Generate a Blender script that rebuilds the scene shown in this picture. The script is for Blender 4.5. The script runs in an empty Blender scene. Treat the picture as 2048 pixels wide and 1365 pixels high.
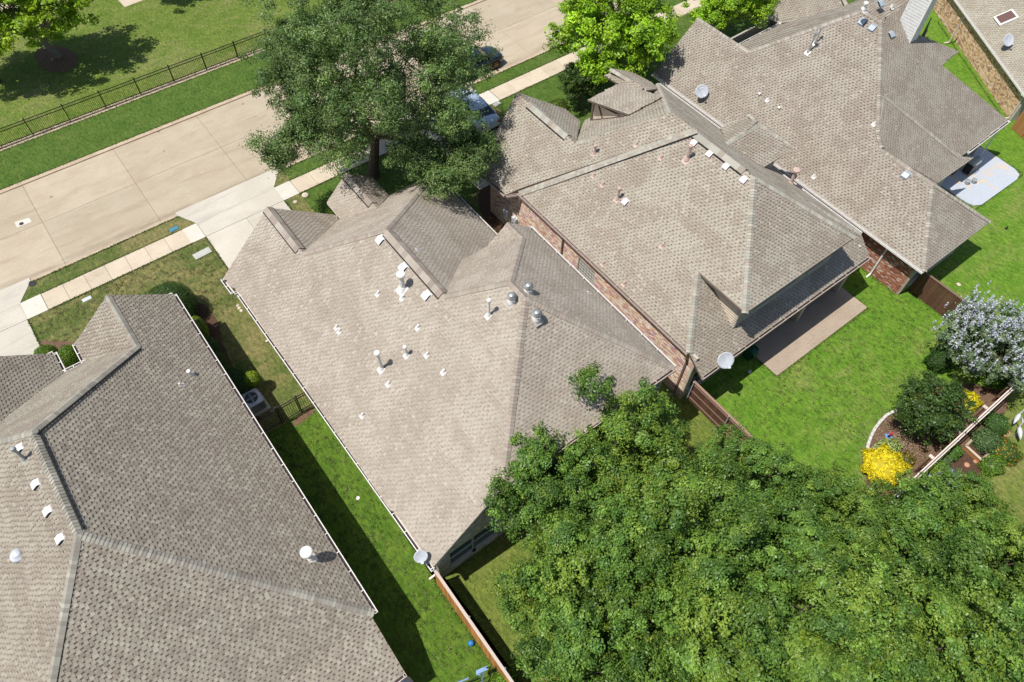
import bpy, math, random
import numpy as np
from mathutils import Vector, Matrix
rng = np.random.default_rng(7); rnd = random.Random(11)
SC = bpy.context.scene; COL = SC.collection
# ------------------------------------------------------------------ camera, world, sun, exposure
CAM_H = 33.0; FPX = 1468.97; CX, CY = 1024.0, 682.5
RC = np.array([[0.7961936, -0.6046307, 0.0223036], [0.488891, 0.6646272, 0.5650276], [-0.3564566, -0.4389673, 0.8247705]])
cam = bpy.data.cameras.new('camera'); cam.sensor_width = 36.0; cam.lens = FPX / 2048 * 36
cam.clip_start = 0.5; cam.clip_end = 900
camo = bpy.data.objects.new('camera', cam); COL.objects.link(camo)
M4 = Matrix([list(RC.T[0]) + [0], list(RC.T[1]) + [0], list(RC.T[2]) + [CAM_H], [0, 0, 0, 1]])
camo.matrix_world = M4; SC.camera = camo
SUN_DIR = np.array([-0.453, 0.125, 1.0]); SUN_DIR /= np.linalg.norm(SUN_DIR)
W = bpy.data.worlds.new('World'); SC.world = W; W.use_nodes = True
nt = W.node_tree; nt.nodes.clear()
sky = nt.nodes.new('ShaderNodeTexSky'); sky.sky_type = 'NISHITA'; sky.sun_disc = False
sky.sun_elevation = math.asin(SUN_DIR[2]); sky.sun_rotation = math.atan2(SUN_DIR[0], SUN_DIR[1])
bg = nt.nodes.new('ShaderNodeBackground'); bg.inputs[1].default_value = 0.105
wo = nt.nodes.new('ShaderNodeOutputWorld')
nt.links.new(sky.outputs[0], bg.inputs[0]); nt.links.new(bg.outputs[0], wo.inputs[0])
sl = bpy.data.lights.new('sun', 'SUN'); sl.energy = 4.6; sl.angle = math.radians(0.53); sl.color = (1.0, 0.965, 0.915)
so = bpy.data.objects.new('sun', sl); COL.objects.link(so)
so.rotation_euler = Vector(SUN_DIR.tolist()).to_track_quat('Z', 'Y').to_euler(); so.location = (-20, 10, 60)
SC.view_settings.view_transform = 'Standard'; SC.view_settings.look = 'None'
SC.view_settings.exposure = 0.08; SC.view_settings.gamma = 1; SC.view_settings.use_curve_mapping = False
SC.cycles.max_bounces = 6; SC.cycles.transparent_max_bounces = 6

# ------------------------------------------------------------------ measuring helpers
# survey of the photograph: where the sight line of a photo point meets a level or a roof plane of the place
def at(px, py, z=0.0):
    d = RC.T @ np.array([px - CX, CY - py, -FPX]); t = (z - CAM_H) / d[2]
    return np.array([0, 0, CAM_H]) + t * d
def onp(px, py, ax, s, c):
    k = 'xy'.index(ax); a = at(px, py, 0); b = at(px, py, 1) - a
    return a + b * ((c + s * a[k]) / (1 - s * b[k]))
def v3(*p): return np.array(p, float)

# ------------------------------------------------------------------ materials
def newmat(name):
    m = bpy.data.materials.new(name); m.use_nodes = True; m.node_tree.nodes.clear(); return m, m.node_tree
def N(t, typ, **kw):
    n = t.nodes.new(typ)
    for k, v in kw.items(): setattr(n, k, v)
    return n
def L(t, a, b): t.links.new(a, b)
def ramp(t, fac, stops, interp='LINEAR'):
    r = N(t, 'ShaderNodeValToRGB'); r.color_ramp.interpolation = interp
    el = r.color_ramp.elements
    while len(el) < len(stops): el.new(0.5)
    for e, (p, c) in zip(el, stops): e.position = p; e.color = (*c, 1) if len(c) == 3 else c
    L(t, fac, r.inputs[0]); return r.outputs[0]
def noise(t, vec, scale, detail=4, rough=0.55, dist=0.0):
    n = N(t, 'ShaderNodeTexNoise'); n.inputs['Scale'].default_value = scale; n.inputs['Detail'].default_value = detail
    n.inputs['Roughness'].default_value = rough; n.inputs['Distortion'].default_value = dist
    if vec is not None: L(t, vec, n.inputs['Vector'])
    return n.outputs[0]
def mix(t, f, a, b, mode='MIX'):
    m = N(t, 'ShaderNodeMix', data_type='RGBA', blend_type=mode)
    for k, v in ((0, f), (6, a), (7, b)):
        if hasattr(v, 'is_output'): L(t, v, m.inputs[k])
        elif k == 0: m.inputs[0].default_value = v
        else: m.inputs[k].default_value = (*v, 1)
    return m.outputs[2]
def mapping(t, src, scale=(1, 1, 1), rot=(0, 0, 0)):
    m = N(t, 'ShaderNodeMapping'); m.inputs['Scale'].default_value = scale; m.inputs['Rotation'].default_value = rot
    L(t, src, m.inputs['Vector']); return m.outputs[0]
def wpos(t): return N(t, 'ShaderNodeNewGeometry').outputs['Position']
def finish(t, col, rough=0.8, bump=None, bs=0.3, bd=0.02, metal=0.0, spec=0.5, trans=0.0, coat=0.0):
    b = N(t, 'ShaderNodeBsdfPrincipled'); o = N(t, 'ShaderNodeOutputMaterial')
    if hasattr(col, 'is_output'): L(t, col, b.inputs['Base Color'])
    else: b.inputs['Base Color'].default_value = (*col, 1)
    if hasattr(rough, 'is_output'): L(t, rough, b.inputs['Roughness'])
    else: b.inputs['Roughness'].default_value = rough
    b.inputs['Metallic'].default_value = metal; b.inputs['Specular IOR Level'].default_value = spec
    b.inputs['Coat Weight'].default_value = coat
    if bump is not None:
        bn = N(t, 'ShaderNodeBump'); bn.inputs['Strength'].default_value = bs; bn.inputs['Distance'].default_value = bd
        L(t, bump, bn.inputs['Height']); L(t, bn.outputs[0], b.inputs['Normal'])
    if trans > 0:
        tr = N(t, 'ShaderNodeBsdfTranslucent'); mx = N(t, 'ShaderNodeMixShader'); mx.inputs[0].default_value = trans
        if hasattr(col, 'is_output'): L(t, col, tr.inputs[0])
        else: tr.inputs[0].default_value = (*col, 1)
        L(t, b.outputs[0], mx.inputs[1]); L(t, tr.outputs[0], mx.inputs[2]); L(t, mx.outputs[0], o.inputs[0])
    else: L(t, b.outputs[0], o.inputs[0])
    return b
MATS = {}
def plain(name, c, rough=0.6, metal=0.0, var=0.12, sc=6.0, bs=0.1, spec=0.5, coat=0.0):
    m, t = newmat(name); p = wpos(t); n = noise(t, p, sc, 5)
    lo = tuple(x * (1 - var) for x in c); hi = tuple(min(1, x * (1 + var)) for x in c)
    finish(t, ramp(t, n, [(0.3, lo), (0.7, hi)]), rough, noise(t, p, sc * 8, 3), bs, 0.01, metal, spec, coat=coat)
    MATS[name] = m; return m
def grass_mat(name, lush, mid, dry, dryness, sc=1.0):
    m, t = newmat(name); p = wpos(t)
    big = noise(t, p, 0.22 * sc, 5, 0.6, 0.6); med = noise(t, p, 1.1 * sc, 6, 0.7, 0.4)
    st = noise(t, mapping(t, p, (0.5, 1.6, 1), (0, 0, 0.35)), 0.9 * sc, 7, 0.68, 1.0)
    blade = noise(t, mapping(t, p, (1.0, 0.45, 1), (0, 0, 0.6)), 7.0, 4, 0.75, 0.5); fine = noise(t, p, 4.0, 6, 0.8); vf = noise(t, p, 15.0, 3, 0.85)
    c = mix(t, ramp(t, med, [(0.36, (0, 0, 0)), (0.64, (1, 1, 1))]), lush, mid)
    mm = N(t, 'ShaderNodeMath', operation='ADD'); L(t, big, mm.inputs[0]); L(t, st, mm.inputs[1])
    m2 = N(t, 'ShaderNodeMath', operation='MULTIPLY'); m2.inputs[1].default_value = 0.5; L(t, mm.outputs[0], m2.inputs[0])
    lo = 0.60 - 0.22 * dryness
    c = mix(t, ramp(t, m2.outputs[0], [(lo, (0, 0, 0)), (lo + 0.15, (0.9, 0.9, 0.9))]), c, dry)
    bare = mix(t, ramp(t, fine, [(0.60, (0, 0, 0)), (0.72, (0.55 * (0.3 + dryness),) * 3)]), c, tuple(0.5 * x + 0.09 for x in dry))
    c = mix(t, 1.0, bare, ramp(t, blade, [(0.3, (0.50, 0.54, 0.48)), (0.5, (0.96, 0.97, 0.95)), (0.72, (1.50, 1.42, 1.25))]), 'MULTIPLY')
    c = mix(t, 1.0, c, ramp(t, vf, [(0.3, (0.66, 0.70, 0.62)), (0.7, (1.32, 1.28, 1.2))]), 'MULTIPLY')
    finish(t, c, 0.85, blade, 1.0, 0.07, spec=0.12); MATS[name] = m; return m
def concrete_mat(name, c1, c2, stain, sc=1.0, fine_dark=0.9, road=False):
    m, t = newmat(name); p = wpos(t); oi = N(t, 'ShaderNodeObjectInfo')
    c = mix(t, ramp(t, noise(t, p, 0.5 * sc, 6, 0.6, 0.6), [(0.35, (0, 0, 0)), (0.65, (1, 1, 1))]), c1, c2)
    c = mix(t, ramp(t, noise(t, mapping(t, p, (0.4, 2.2, 1)), 0.9 * sc, 6, 0.65, 0.8), [(0.52, (0, 0, 0)), (0.72, (0.75, 0.75, 0.75))]), c, stain)
    if road:   # gutter grime, wheel tracks and drips worn into the slabs along the street
        sx = N(t, 'ShaderNodeSeparateXYZ'); L(t, p, sx.inputs[0]); wob = noise(t, mapping(t, p, (0.25, 1.5, 1)), 1.0, 5, 0.7); ad = N(t, 'ShaderNodeMath', operation='MULTIPLY_ADD'); L(t, wob, ad.inputs[0]); ad.inputs[1].default_value = 0.9; L(t, sx.outputs[1], ad.inputs[2])
        mr = N(t, 'ShaderNodeMapRange'); L(t, ad.outputs[0], mr.inputs[0]); mr.inputs[1].default_value = 37.0; mr.inputs[2].default_value = 46.0
        band = ramp(t, mr.outputs[0], [(0.07, (0, 0, 0)), (0.095, (0.75, 0.75, 0.75)), (0.115, (0.5, 0.5, 0.5)), (0.15, (0, 0, 0)), (0.27, (0.0, 0, 0)), (0.31, (0.22, 0.22, 0.22)), (0.35, (0, 0, 0)), (0.47, (0.2, 0.2, 0.2)), (0.52, (0, 0, 0)), (0.68, (0.2, 0.2, 0.2)), (0.72, (0, 0, 0))])
        br_ = mix(t, 1.0, band, ramp(t, noise(t, mapping(t, p, (0.3, 1.6, 1)), 1.6, 5, 0.7), [(0.35, (0.1, 0.1, 0.1)), (0.6, (1, 1, 1))]), 'MULTIPLY')
        c = mix(t, br_, c, (0.27, 0.205, 0.145)); vo = N(t, 'ShaderNodeTexVoronoi'); vo.inputs['Scale'].default_value = 0.55; L(t, p, vo.inputs['Vector'])
        c = mix(t, ramp(t, vo.outputs['Distance'], [(0.035, (0.7, 0.7, 0.7)), (0.065, (0, 0, 0))]), c, (0.20, 0.15, 0.11))
    c = mix(t, 1.0, c, ramp(t, noise(t, p, 16, 5, 0.7), [(0.3, (fine_dark,) * 3), (0.7, (1.06, 1.06, 1.05))]), 'MULTIPLY')
    c = mix(t, 1.0, c, ramp(t, oi.outputs['Random'], [(0, (0.93, 0.93, 0.92)), (1, (1.05, 1.05, 1.05))]), 'MULTIPLY')
    finish(t, c, 0.88, noise(t, p, 40, 4, 0.7), 0.25, 0.01, spec=0.25); MATS[name] = m; return m
def attr_mat(name, rough=0.85, nsc=60, nlo=0.82, nhi=1.14, blotch=None, bs=0.5, trans=0.0, spec=0.3, attr='col'):
    m, t = newmat(name); p = wpos(t)
    a = N(t, 'ShaderNodeAttribute', attribute_name=attr)
    c = mix(t, 1.0, a.outputs['Color'], ramp(t, noise(t, p, nsc, 3, 0.75), [(0.3, (nlo,) * 3), (0.7, (nhi,) * 3)]), 'MULTIPLY')
    if blotch:
        c = mix(t, 1.0, c, ramp(t, noise(t, p, 0.55, 5, 0.6, 0.5), [(0.34, blotch[0]), (0.66, blotch[1])]), 'MULTIPLY')
    finish(t, c, rough, noise(t, p, nsc * 1.5, 2), bs, 0.004, spec=spec, trans=trans); MATS[name] = m; return m

grass_mat('grass_front', (0.078, 0.118, 0.028), (0.130, 0.150, 0.048), (0.25, 0.205, 0.10), 0.66)
grass_mat('grass_park', (0.105, 0.165, 0.026), (0.160, 0.205, 0.048), (0.235, 0.225, 0.10), 0.50, 0.8)
grass_mat('grass_verge', (0.066, 0.122, 0.022), (0.098, 0.155, 0.032), (0.16, 0.18, 0.06), 0.3)
grass_mat('grass_side', (0.068, 0.140, 0.016), (0.112, 0.182, 0.026), (0.19, 0.17, 0.07), 0.22)
grass_mat('grass_back', (0.095, 0.205, 0.020), (0.145, 0.255, 0.032), (0.21, 0.245, 0.07), 0.45)
grass_mat('grass_rear', (0.125, 0.170, 0.034), (0.165, 0.200, 0.045), (0.24, 0.23, 0.085), 0.45)
concrete_mat('road_concrete', (0.45, 0.375, 0.27), (0.50, 0.425, 0.315), (0.39, 0.30, 0.20), 1.0, 0.86, True)
concrete_mat('walk_concrete', (0.55, 0.46, 0.345), (0.61, 0.52, 0.39), (0.47, 0.39, 0.29), 1.6)
concrete_mat('new_concrete', (0.60, 0.565, 0.48), (0.66, 0.62, 0.54), (0.60, 0.55, 0.46), 1.6)
concrete_mat('drive_concrete', (0.53, 0.485, 0.405), (0.60, 0.55, 0.465), (0.42, 0.39, 0.33), 0.8)
concrete_mat('patio_aggregate', (0.42, 0.33, 0.25), (0.47, 0.38, 0.29), (0.36, 0.28, 0.21), 1.3, 0.7)
concrete_mat('kerb_concrete', (0.47, 0.36, 0.25), (0.56, 0.45, 0.33), (0.34, 0.25, 0.17), 2.0)
attr_mat('shingle', 0.93, 45, 0.86, 1.10, ((0.84, 0.80, 0.745), (0.95, 0.915, 0.865)), spec=0.2)
attr_mat('brick', 0.9, 70, 0.85, 1.12, ((0.92, 0.9, 0.9), (1.05, 1.05, 1.05)))
attr_mat('leaf', 0.42, 8, 0.85, 1.15, None, 0.0, trans=0.28, spec=0.35)
attr_mat('mulch_chip', 0.95, 60, 0.7, 1.2)
plain('fascia_brown', (0.16, 0.12, 0.09)); plain('fascia_cream', (0.66, 0.58, 0.50))
plain('gutter_white', (0.80, 0.76, 0.70), 0.4); plain('gutter_dark', (0.045, 0.03, 0.028), 0.8)
plain('gutter_brown', (0.50, 0.40, 0.34), 0.45); plain('spout_brown', (0.20, 0.13, 0.10), 0.5)
plain('mortar_tan', (0.52, 0.46, 0.38), 0.95); plain('mortar_grey', (0.34, 0.33, 0.29), 0.95)
plain('siding_grey', (0.40, 0.37, 0.31), 0.7); plain('siding_cream', (0.66, 0.57, 0.45), 0.7); plain('trim_brown', (0.13, 0.09, 0.07), 0.7)
plain('siding_white', (0.82, 0.80, 0.76), 0.6); plain('base_shingle_tone', (0.42, 0.37, 0.32), 0.8); plain('vent_white', (0.74, 0.71, 0.67), 0.45, bs=0.03); plain('vent_pink', (0.52, 0.38, 0.32), 0.6)
plain('vent_pale_pink', (0.78, 0.66, 0.64), 0.5); plain('vent_bluegrey', (0.36, 0.41, 0.45), 0.45); plain('metal_galv', (0.62, 0.62, 0.60), 0.35, 0.7)
plain('dish_grey', (0.52, 0.54, 0.57), 0.4, bs=0.02); plain('iron_black', (0.016, 0.015, 0.016), 0.45); plain('dark_gap', (0.012, 0.011, 0.011), 0.9)
plain('metal_grey', (0.34, 0.35, 0.35), 0.5); plain('metal_pale', (0.58, 0.60, 0.62), 0.45)
plain('window_frame', (0.42, 0.42, 0.38), 0.5); plain('frame_brown', (0.20, 0.16, 0.13), 0.5)
plain('lid_blue', (0.06, 0.22, 0.30), 0.6); plain('lid_black', (0.02, 0.02, 0.025), 0.6, var=0.5, sc=60); plain('lid_pale', (0.46, 0.46, 0.41), 0.7, var=0.25, sc=20)
plain('rock', (0.58, 0.50, 0.38), 0.9, var=0.3); plain('stone_edge', (0.58, 0.55, 0.50), 0.9, var=0.25, sc=9)
plain('ball_blue', (0.02, 0.20, 0.55), 0.3, bs=0); plain('fabric_blue', (0.22, 0.33, 0.52), 0.9); plain('plastic_blue', (0.15, 0.36, 0.72), 0.4, bs=0)
plain('plastic_red', (0.62, 0.03, 0.08), 0.4, bs=0); plain('hose_green', (0.01, 0.10, 0.06), 0.45); plain('heron_white', (0.55, 0.57, 0.58), 0.5)
plain('terracotta', (0.48, 0.24, 0.14), 0.8); plain('tyre', (0.012, 0.012, 0.012), 0.85); plain('rim_bronze', (0.28, 0.20, 0.10), 0.3, 0.8)
plain('paint_navy', (0.018, 0.030, 0.052), 0.22, 0.4, 0.05, bs=0, coat=1.0); plain('paint_silver', (0.50, 0.58, 0.68), 0.25, 0.3, 0.05, bs=0, coat=1.0)
plain('lamp_red', (0.25, 0.01, 0.02), 0.3, bs=0); plain('lamp_clear', (0.6, 0.6, 0.58), 0.15, bs=0); plain('chrome', (0.7, 0.7, 0.7), 0.15, 1.0, bs=0)
def glass(name, c, rough=0.05):
    m, t = newmat(name); finish(t, c, rough, spec=0.9); MATS[name] = m
glass('glass_dark', (0.010, 0.018, 0.022)); glass('glass_teal', (0.02, 0.05, 0.06), 0.08); glass('skylight_glass', (0.16, 0.09, 0.07), 0.12)
def wood(name, lo, hi, axis_scale=(1, 1, 0.15), rnd_amt=0.25):
    m, t = newmat(name); p = N(t, 'ShaderNodeTexCoord').outputs['Object']; oi = N(t, 'ShaderNodeObjectInfo')
    g = noise(t, mapping(t, p, tuple(s * 30 for s in axis_scale)), 1.0, 5, 0.6, 1.0)
    c = ramp(t, g, [(0.25, lo), (0.75, hi)])
    c = mix(t, 1.0, c, ramp(t, oi.outputs['Random'], [(0, (1 - rnd_amt,) * 3), (1, (1 + rnd_amt,) * 3)]), 'MULTIPLY')
    finish(t, c, 0.85, g, 0.3, 0.005, spec=0.25); MATS[name] = m
wood('cedar', (0.42, 0.17, 0.045), (0.62, 0.28, 0.08)); wood('stained_wood', (0.095, 0.045, 0.028), (0.165, 0.082, 0.052), rnd_amt=0.15)
wood('rail_brown', (0.20, 0.12, 0.085), (0.32, 0.21, 0.155)); wood('rail_pale', (0.55, 0.45, 0.38), (0.70, 0.60, 0.52)); wood('grey_wood', (0.30, 0.26, 0.22), (0.44, 0.39, 0.33)); wood('planter_wood', (0.42, 0.33, 0.24), (0.56, 0.45, 0.34))
wood('stain_orange_wood', (0.30, 0.14, 0.05), (0.42, 0.21, 0.08))
wood('bark', (0.055, 0.042, 0.032), (0.14, 0.11, 0.085), (1, 1, 0.4)); wood('bark_pale', (0.16, 0.14, 0.12), (0.27, 0.24, 0.20), (1, 1, 0.4))
m, t = newmat('mulch'); p = wpos(t)
c = ramp(t, noise(t, p, 22, 6, 0.8), [(0.3, (0.03, 0.016, 0.010)), (0.55, (0.12, 0.07, 0.045)), (0.75, (0.26, 0.17, 0.12))])
finish(t, c, 0.95, noise(t, p, 30, 5, 0.8), 1.0, 0.04, spec=0.15); MATS['mulch'] = m
m, t = newmat('mulch_brown'); p = wpos(t)
c = ramp(t, noise(t, p, 20, 6, 0.8), [(0.3, (0.07, 0.04, 0.025)), (0.55, (0.20, 0.125, 0.08)), (0.75, (0.36, 0.25, 0.17))])
finish(t, c, 0.95, noise(t, p, 30, 5, 0.8), 1.0, 0.04, spec=0.15); MATS['mulch_brown'] = m
m, t = newmat('worn_patio_paint'); p = wpos(t)
c = mix(t, ramp(t, noise(t, p, 0.8, 7, 0.7, 0.6), [(0.53, (0, 0, 0)), (0.60, (1, 1, 1))]), (0.47, 0.51, 0.56), (0.60, 0.50, 0.38))
finish(t, mix(t, 1.0, c, ramp(t, noise(t, p, 9, 5), [(0.3, (0.9,) * 3), (0.7, (1.06,) * 3)]), 'MULTIPLY'), 0.7, noise(t, p, 40), 0.2, 0.01); MATS['worn_patio_paint'] = m

# ------------------------------------------------------------------ object helpers
def link(o, parent=None):
    COL.objects.link(o)
    if parent is not None: o.parent = parent
    return o
def tag(o, label=None, cat=None, group=None, kind=None, category=None):
    cat = cat or category
    if label: o['label'] = label
    if cat: o['category'] = cat
    if group: o['group'] = group
    if kind: o['kind'] = kind
    return o
def empty(name, loc, rz=0.0, **kw):
    o = bpy.data.objects.new(name, None); o.empty_display_size = 0.3; link(o)
    o.location = tuple(loc); o.rotation_euler = (0, 0, rz); return tag(o, **kw)
def inv(o):
    m = Matrix.Identity(4)
    while o is not None:
        m = Matrix.Translation(o.location) @ o.rotation_euler.to_matrix().to_4x4() @ m; o = o.parent
    return m.inverted()
class MB:
    def __init__(s): s.v = []; s.f = []; s.mi = []; s.cur = 0; s.sm = []; s.smooth = False
    def add(s, vs, fs):
        b = len(s.v); s.v += [tuple(map(float, q)) for q in vs]
        for f in fs: s.f.append([b + i for i in f]); s.mi.append(s.cur); s.sm.append(s.smooth)
    def box(s, c, size, rz=0.0, ax=None):
        c = np.array(c, float); h = np.array(size, float) / 2
        if ax is None:
            X = np.array([math.cos(rz), math.sin(rz), 0]); Y = np.array([-math.sin(rz), math.cos(rz), 0]); Z = v3(0, 0, 1)
        else: X, Y, Z = ax
        vs = [c + X * h[0] * a + Y * h[1] * b + Z * h[2] * d for d in (-1, 1) for b in (-1, 1) for a in (-1, 1)]
        s.add(vs, [(0, 2, 3, 1), (4, 5, 7, 6), (0, 1, 5, 4), (2, 6, 7, 3), (0, 4, 6, 2), (1, 3, 7, 5)])
    def beam(s, p, q, w, h, up=(0, 0, 1)):
        p = np.array(p, float); q = np.array(q, float); d = q - p; l = np.linalg.norm(d)
        if l < 1e-6: return
        d /= l; up = np.array(up, float); sd = np.cross(up, d)
        if np.linalg.norm(sd) < 1e-4: sd = np.cross((1, 0, 0), d)
        sd /= np.linalg.norm(sd); u2 = np.cross(d, sd)
        s.box((p + q) / 2, (l, w, h), ax=(d, sd, u2))
    def tube(s, pts, rad, n=8, cap=True):
        pts = [np.array(p, float) for p in pts]; rad = [rad] * len(pts) if np.isscalar(rad) else list(rad)
        rings = []; ref = None
        for i, p in enumerate(pts):
            d = pts[min(i + 1, len(pts) - 1)] - pts[max(i - 1, 0)]; d /= (np.linalg.norm(d) + 1e-9)
            if ref is None: ref = np.cross(d, (0.31, 0.9, 0.2))
            ref = ref - d * (ref @ d); ref /= (np.linalg.norm(ref) + 1e-9)
            o2 = np.cross(d, ref)
            rings.append([p + rad[i] * (ref * math.cos(a) + o2 * math.sin(a)) for a in np.linspace(0, 2 * math.pi, n, endpoint=False)])
        b = [q for r in rings for q in r]; f = []
        for i in range(len(rings) - 1):
            for k in range(n):
                f.append((i * n + k, i * n + (k + 1) % n, (i + 1) * n + (k + 1) % n, (i + 1) * n + k))
        if cap: f.append(tuple(range(n))[::-1]); f.append(tuple((len(rings) - 1) * n + k for k in range(n)))
        s.add(b, f)
    def lathe(s, prof, c=(0, 0, 0), n=16):
        c = np.array(c, float); vs = []; f = []
        for r, z in prof:
            for a in np.linspace(0, 2 * math.pi, n, endpoint=False): vs.append(c + (r * math.cos(a), r * math.sin(a), z))
        for i in range(len(prof) - 1):
            for k in range(n): f.append((i * n + k, i * n + (k + 1) % n, (i + 1) * n + (k + 1) % n, (i + 1) * n + k))
        f.append(tuple(range(n))[::-1]); f.append(tuple((len(prof) - 1) * n + k for k in range(n)))
        s.add(vs, f)
    def prism(s, poly, z0, z1):
        n = len(poly); P = [np.array(p, float) for p in poly]
        vs = [(*p[:2], z0 if np.isscalar(z0) else z0[i]) for i, p in enumerate(P)] + [(*p[:2], z1 if np.isscalar(z1) else z1[i]) for i, p in enumerate(P)]
        a = sum(P[i][0] * P[(i + 1) % n][1] - P[(i + 1) % n][0] * P[i][1] for i in range(n))
        f = [tuple(range(n))[::-1], tuple(range(n, 2 * n))] + [(i, (i + 1) % n, n + (i + 1) % n, n + i) for i in range(n)]
        if a < 0: f = [tuple(reversed(x)) for x in f]
        s.add(vs, f)
    def build(s, name, mat, parent=None, bevel=0.0, world=True):
        me = bpy.data.meshes.new(name)
        v = s.v
        if parent is not None and world:
            I = np.array(inv(parent)); V = np.c_[np.array(v), np.ones(len(v))] @ I.T; v = V[:, :3].tolist()
        me.from_pydata(v, [], s.f)
        for mm in (mat if isinstance(mat, (list, tuple)) else [mat]): me.materials.append(MATS[mm])
        me.polygons.foreach_set('material_index', s.mi); me.polygons.foreach_set('use_smooth', s.sm)
        me.validate(); me.update()
        o = link(bpy.data.objects.new(name, me), parent)
        if bevel > 0:
            b = o.modifiers.new('bevel', 'BEVEL'); b.width = bevel; b.segments = 2; b.limit_method = 'ANGLE'
        return o
def qmesh_data(name, quads, cols, mat):
    n = len(quads); me = bpy.data.meshes.new(name)
    me.vertices.add(4 * n); me.loops.add(4 * n); me.polygons.add(n)
    me.vertices.foreach_set('co', np.ascontiguousarray(quads, dtype=np.float32).ravel())
    me.loops.foreach_set('vertex_index', np.arange(4 * n, dtype=np.int32))
    me.polygons.foreach_set('loop_start', np.arange(0, 4 * n, 4, dtype=np.int32))
    if cols is not None:
        at_ = me.attributes.new('col', 'FLOAT_COLOR', 'FACE')
        c4 = np.ones((n, 4), np.float32); c4[:, :3] = cols; at_.data.foreach_set('color', c4.ravel())
    me.materials.append(MATS[mat]); me.update(calc_edges=True); return me
def qmesh(name, quads, cols, mat, parent=None, world=True):
    quads = np.asarray(quads, float)
    if parent is not None and world:
        I = np.array(inv(parent)); sh = quads.shape
        quads = (np.c_[quads.reshape(-1, 3), np.ones(sh[0] * 4)] @ I.T)[:, :3].reshape(sh)
    return link(bpy.data.objects.new(name, qmesh_data(name, quads, cols, mat)), parent)
def copy_tree(o, parent=None):
    c = o.copy(); COL.objects.link(c)
    if parent is not None: c.parent = parent
    for ch in list(o.children): copy_tree(ch, c)
    return c
def sheet(name, poly, z, mat, parent=None, kind='structure', th=0.02):
    b = MB(); b.prism(poly, z - th, z); o = b.build(name, mat, parent)
    if parent is None: tag(o, kind=kind)
    return o
def rect(x0, y0, x1, y1): return [(x0, y0), (x1, y0), (x1, y1), (x0, y1)]

# ================================================================== THE SETTING
sheet('ground', rect(-160, -120, 260, 220), -0.2, 'grass_park', th=0.3)
sheet('lawn', rect(-160, -120, 260, 36.92), 0.0, 'grass_front', th=0.19)
sheet('verge', rect(-160, 45.4, 260, 49.02), 0.0, 'grass_verge', th=0.19)
sheet('park_lawn', rect(-160, 49.5, 260, 220), 0.0, 'grass_park', th=0.19)
sheet('mowing_strip', rect(-160, 49.02, 260, 49.5), 0.012, 'kerb_concrete', th=0.19)
sheet('side_lawn', [(0.3, 3.0), (4.2, 3.0), (4.0, 20.3), (0.3, 20.3)] + [(0.3, 20.3)][:0], 0.004, 'grass_side')
sheet('side_lawn', rect(-14, -12, 3.63, 3.0), 0.004, 'grass_side')
sheet('back_lawn', rect(19.45, -0.55, 35.0, 16), 0.004, 'grass_back')
sheet('back_lawn', rect(35.0, -0.55, 62, 26), 0.004, 'grass_back')
sheet('back_lawn', rect(3.72, -0.55, 19.4, 12), 0.004, 'grass_rear')
sheet('rear_lawn', rect(3.72, -60, 90, -0.6), 0.004, 'grass_rear')
sheet('garden_lawn', rect(10.3, 28, 20, 34.3), 0.004, 'grass_verge')
sheet('garden_lawn', rect(25.3, 26.5, 60, 34.3), 0.004, 'grass_verge')
sheet('verge', rect(10.4, 35.75, 90, 36.9), 0.004, 'grass_verge')

def slabs(root, rects, z, mat, th=0.12, gap=0.014):
    for (x0, y0, x1, y1) in rects:
        b = MB(); b.prism(rect(x0 + gap / 2, y0 + gap / 2, x1 - gap / 2, y1 - gap / 2), z - th, z); b.build('slab', mat, root, bevel=0.006)
road = sheet('road', rect(-160, 37.0, 260, 45.2), -0.115, 'mulch_brown', th=0.07)
rr = []
xs = [-3.25 + (i * 5.73) for i in range(-5, 16)]
for a, b_ in zip(xs[:-1], xs[1:]):
    rr += [(a, 37.02, b_, 41.3), (a, 41.3, b_, 45.18)]
slabs(road, rr, -0.10, 'road_concrete', 0.06, 0.016)
far = MB(); far.prism(rect(-160, 37.0, xs[0], 45.2), -0.125, -0.1); far.prism(rect(xs[-1], 37.0, 260, 45.2), -0.125, -0.1); far.build('pavement', 'road_concrete', road)
k = MB(); k.prism([(-160, 45.16), (260, 45.16), (260, 45.42), (-160, 45.42)], -0.15, [-0.02, -0.02, 0.02, 0.02]); tag(k.build('kerb', 'kerb_concrete', bevel=0.03), kind='structure')
k = MB()
for a, b_ in ((-160, -12.8), (-5.2, 3.5), (10.3, 19.5), (26.0, 260)): k.prism([(a, 36.9), (b_, 36.9), (b_, 37.06), (a, 37.06)], -0.15, 0.015)
tag(k.build('kerb', 'kerb_concrete', bevel=0.03), kind='structure')
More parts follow.
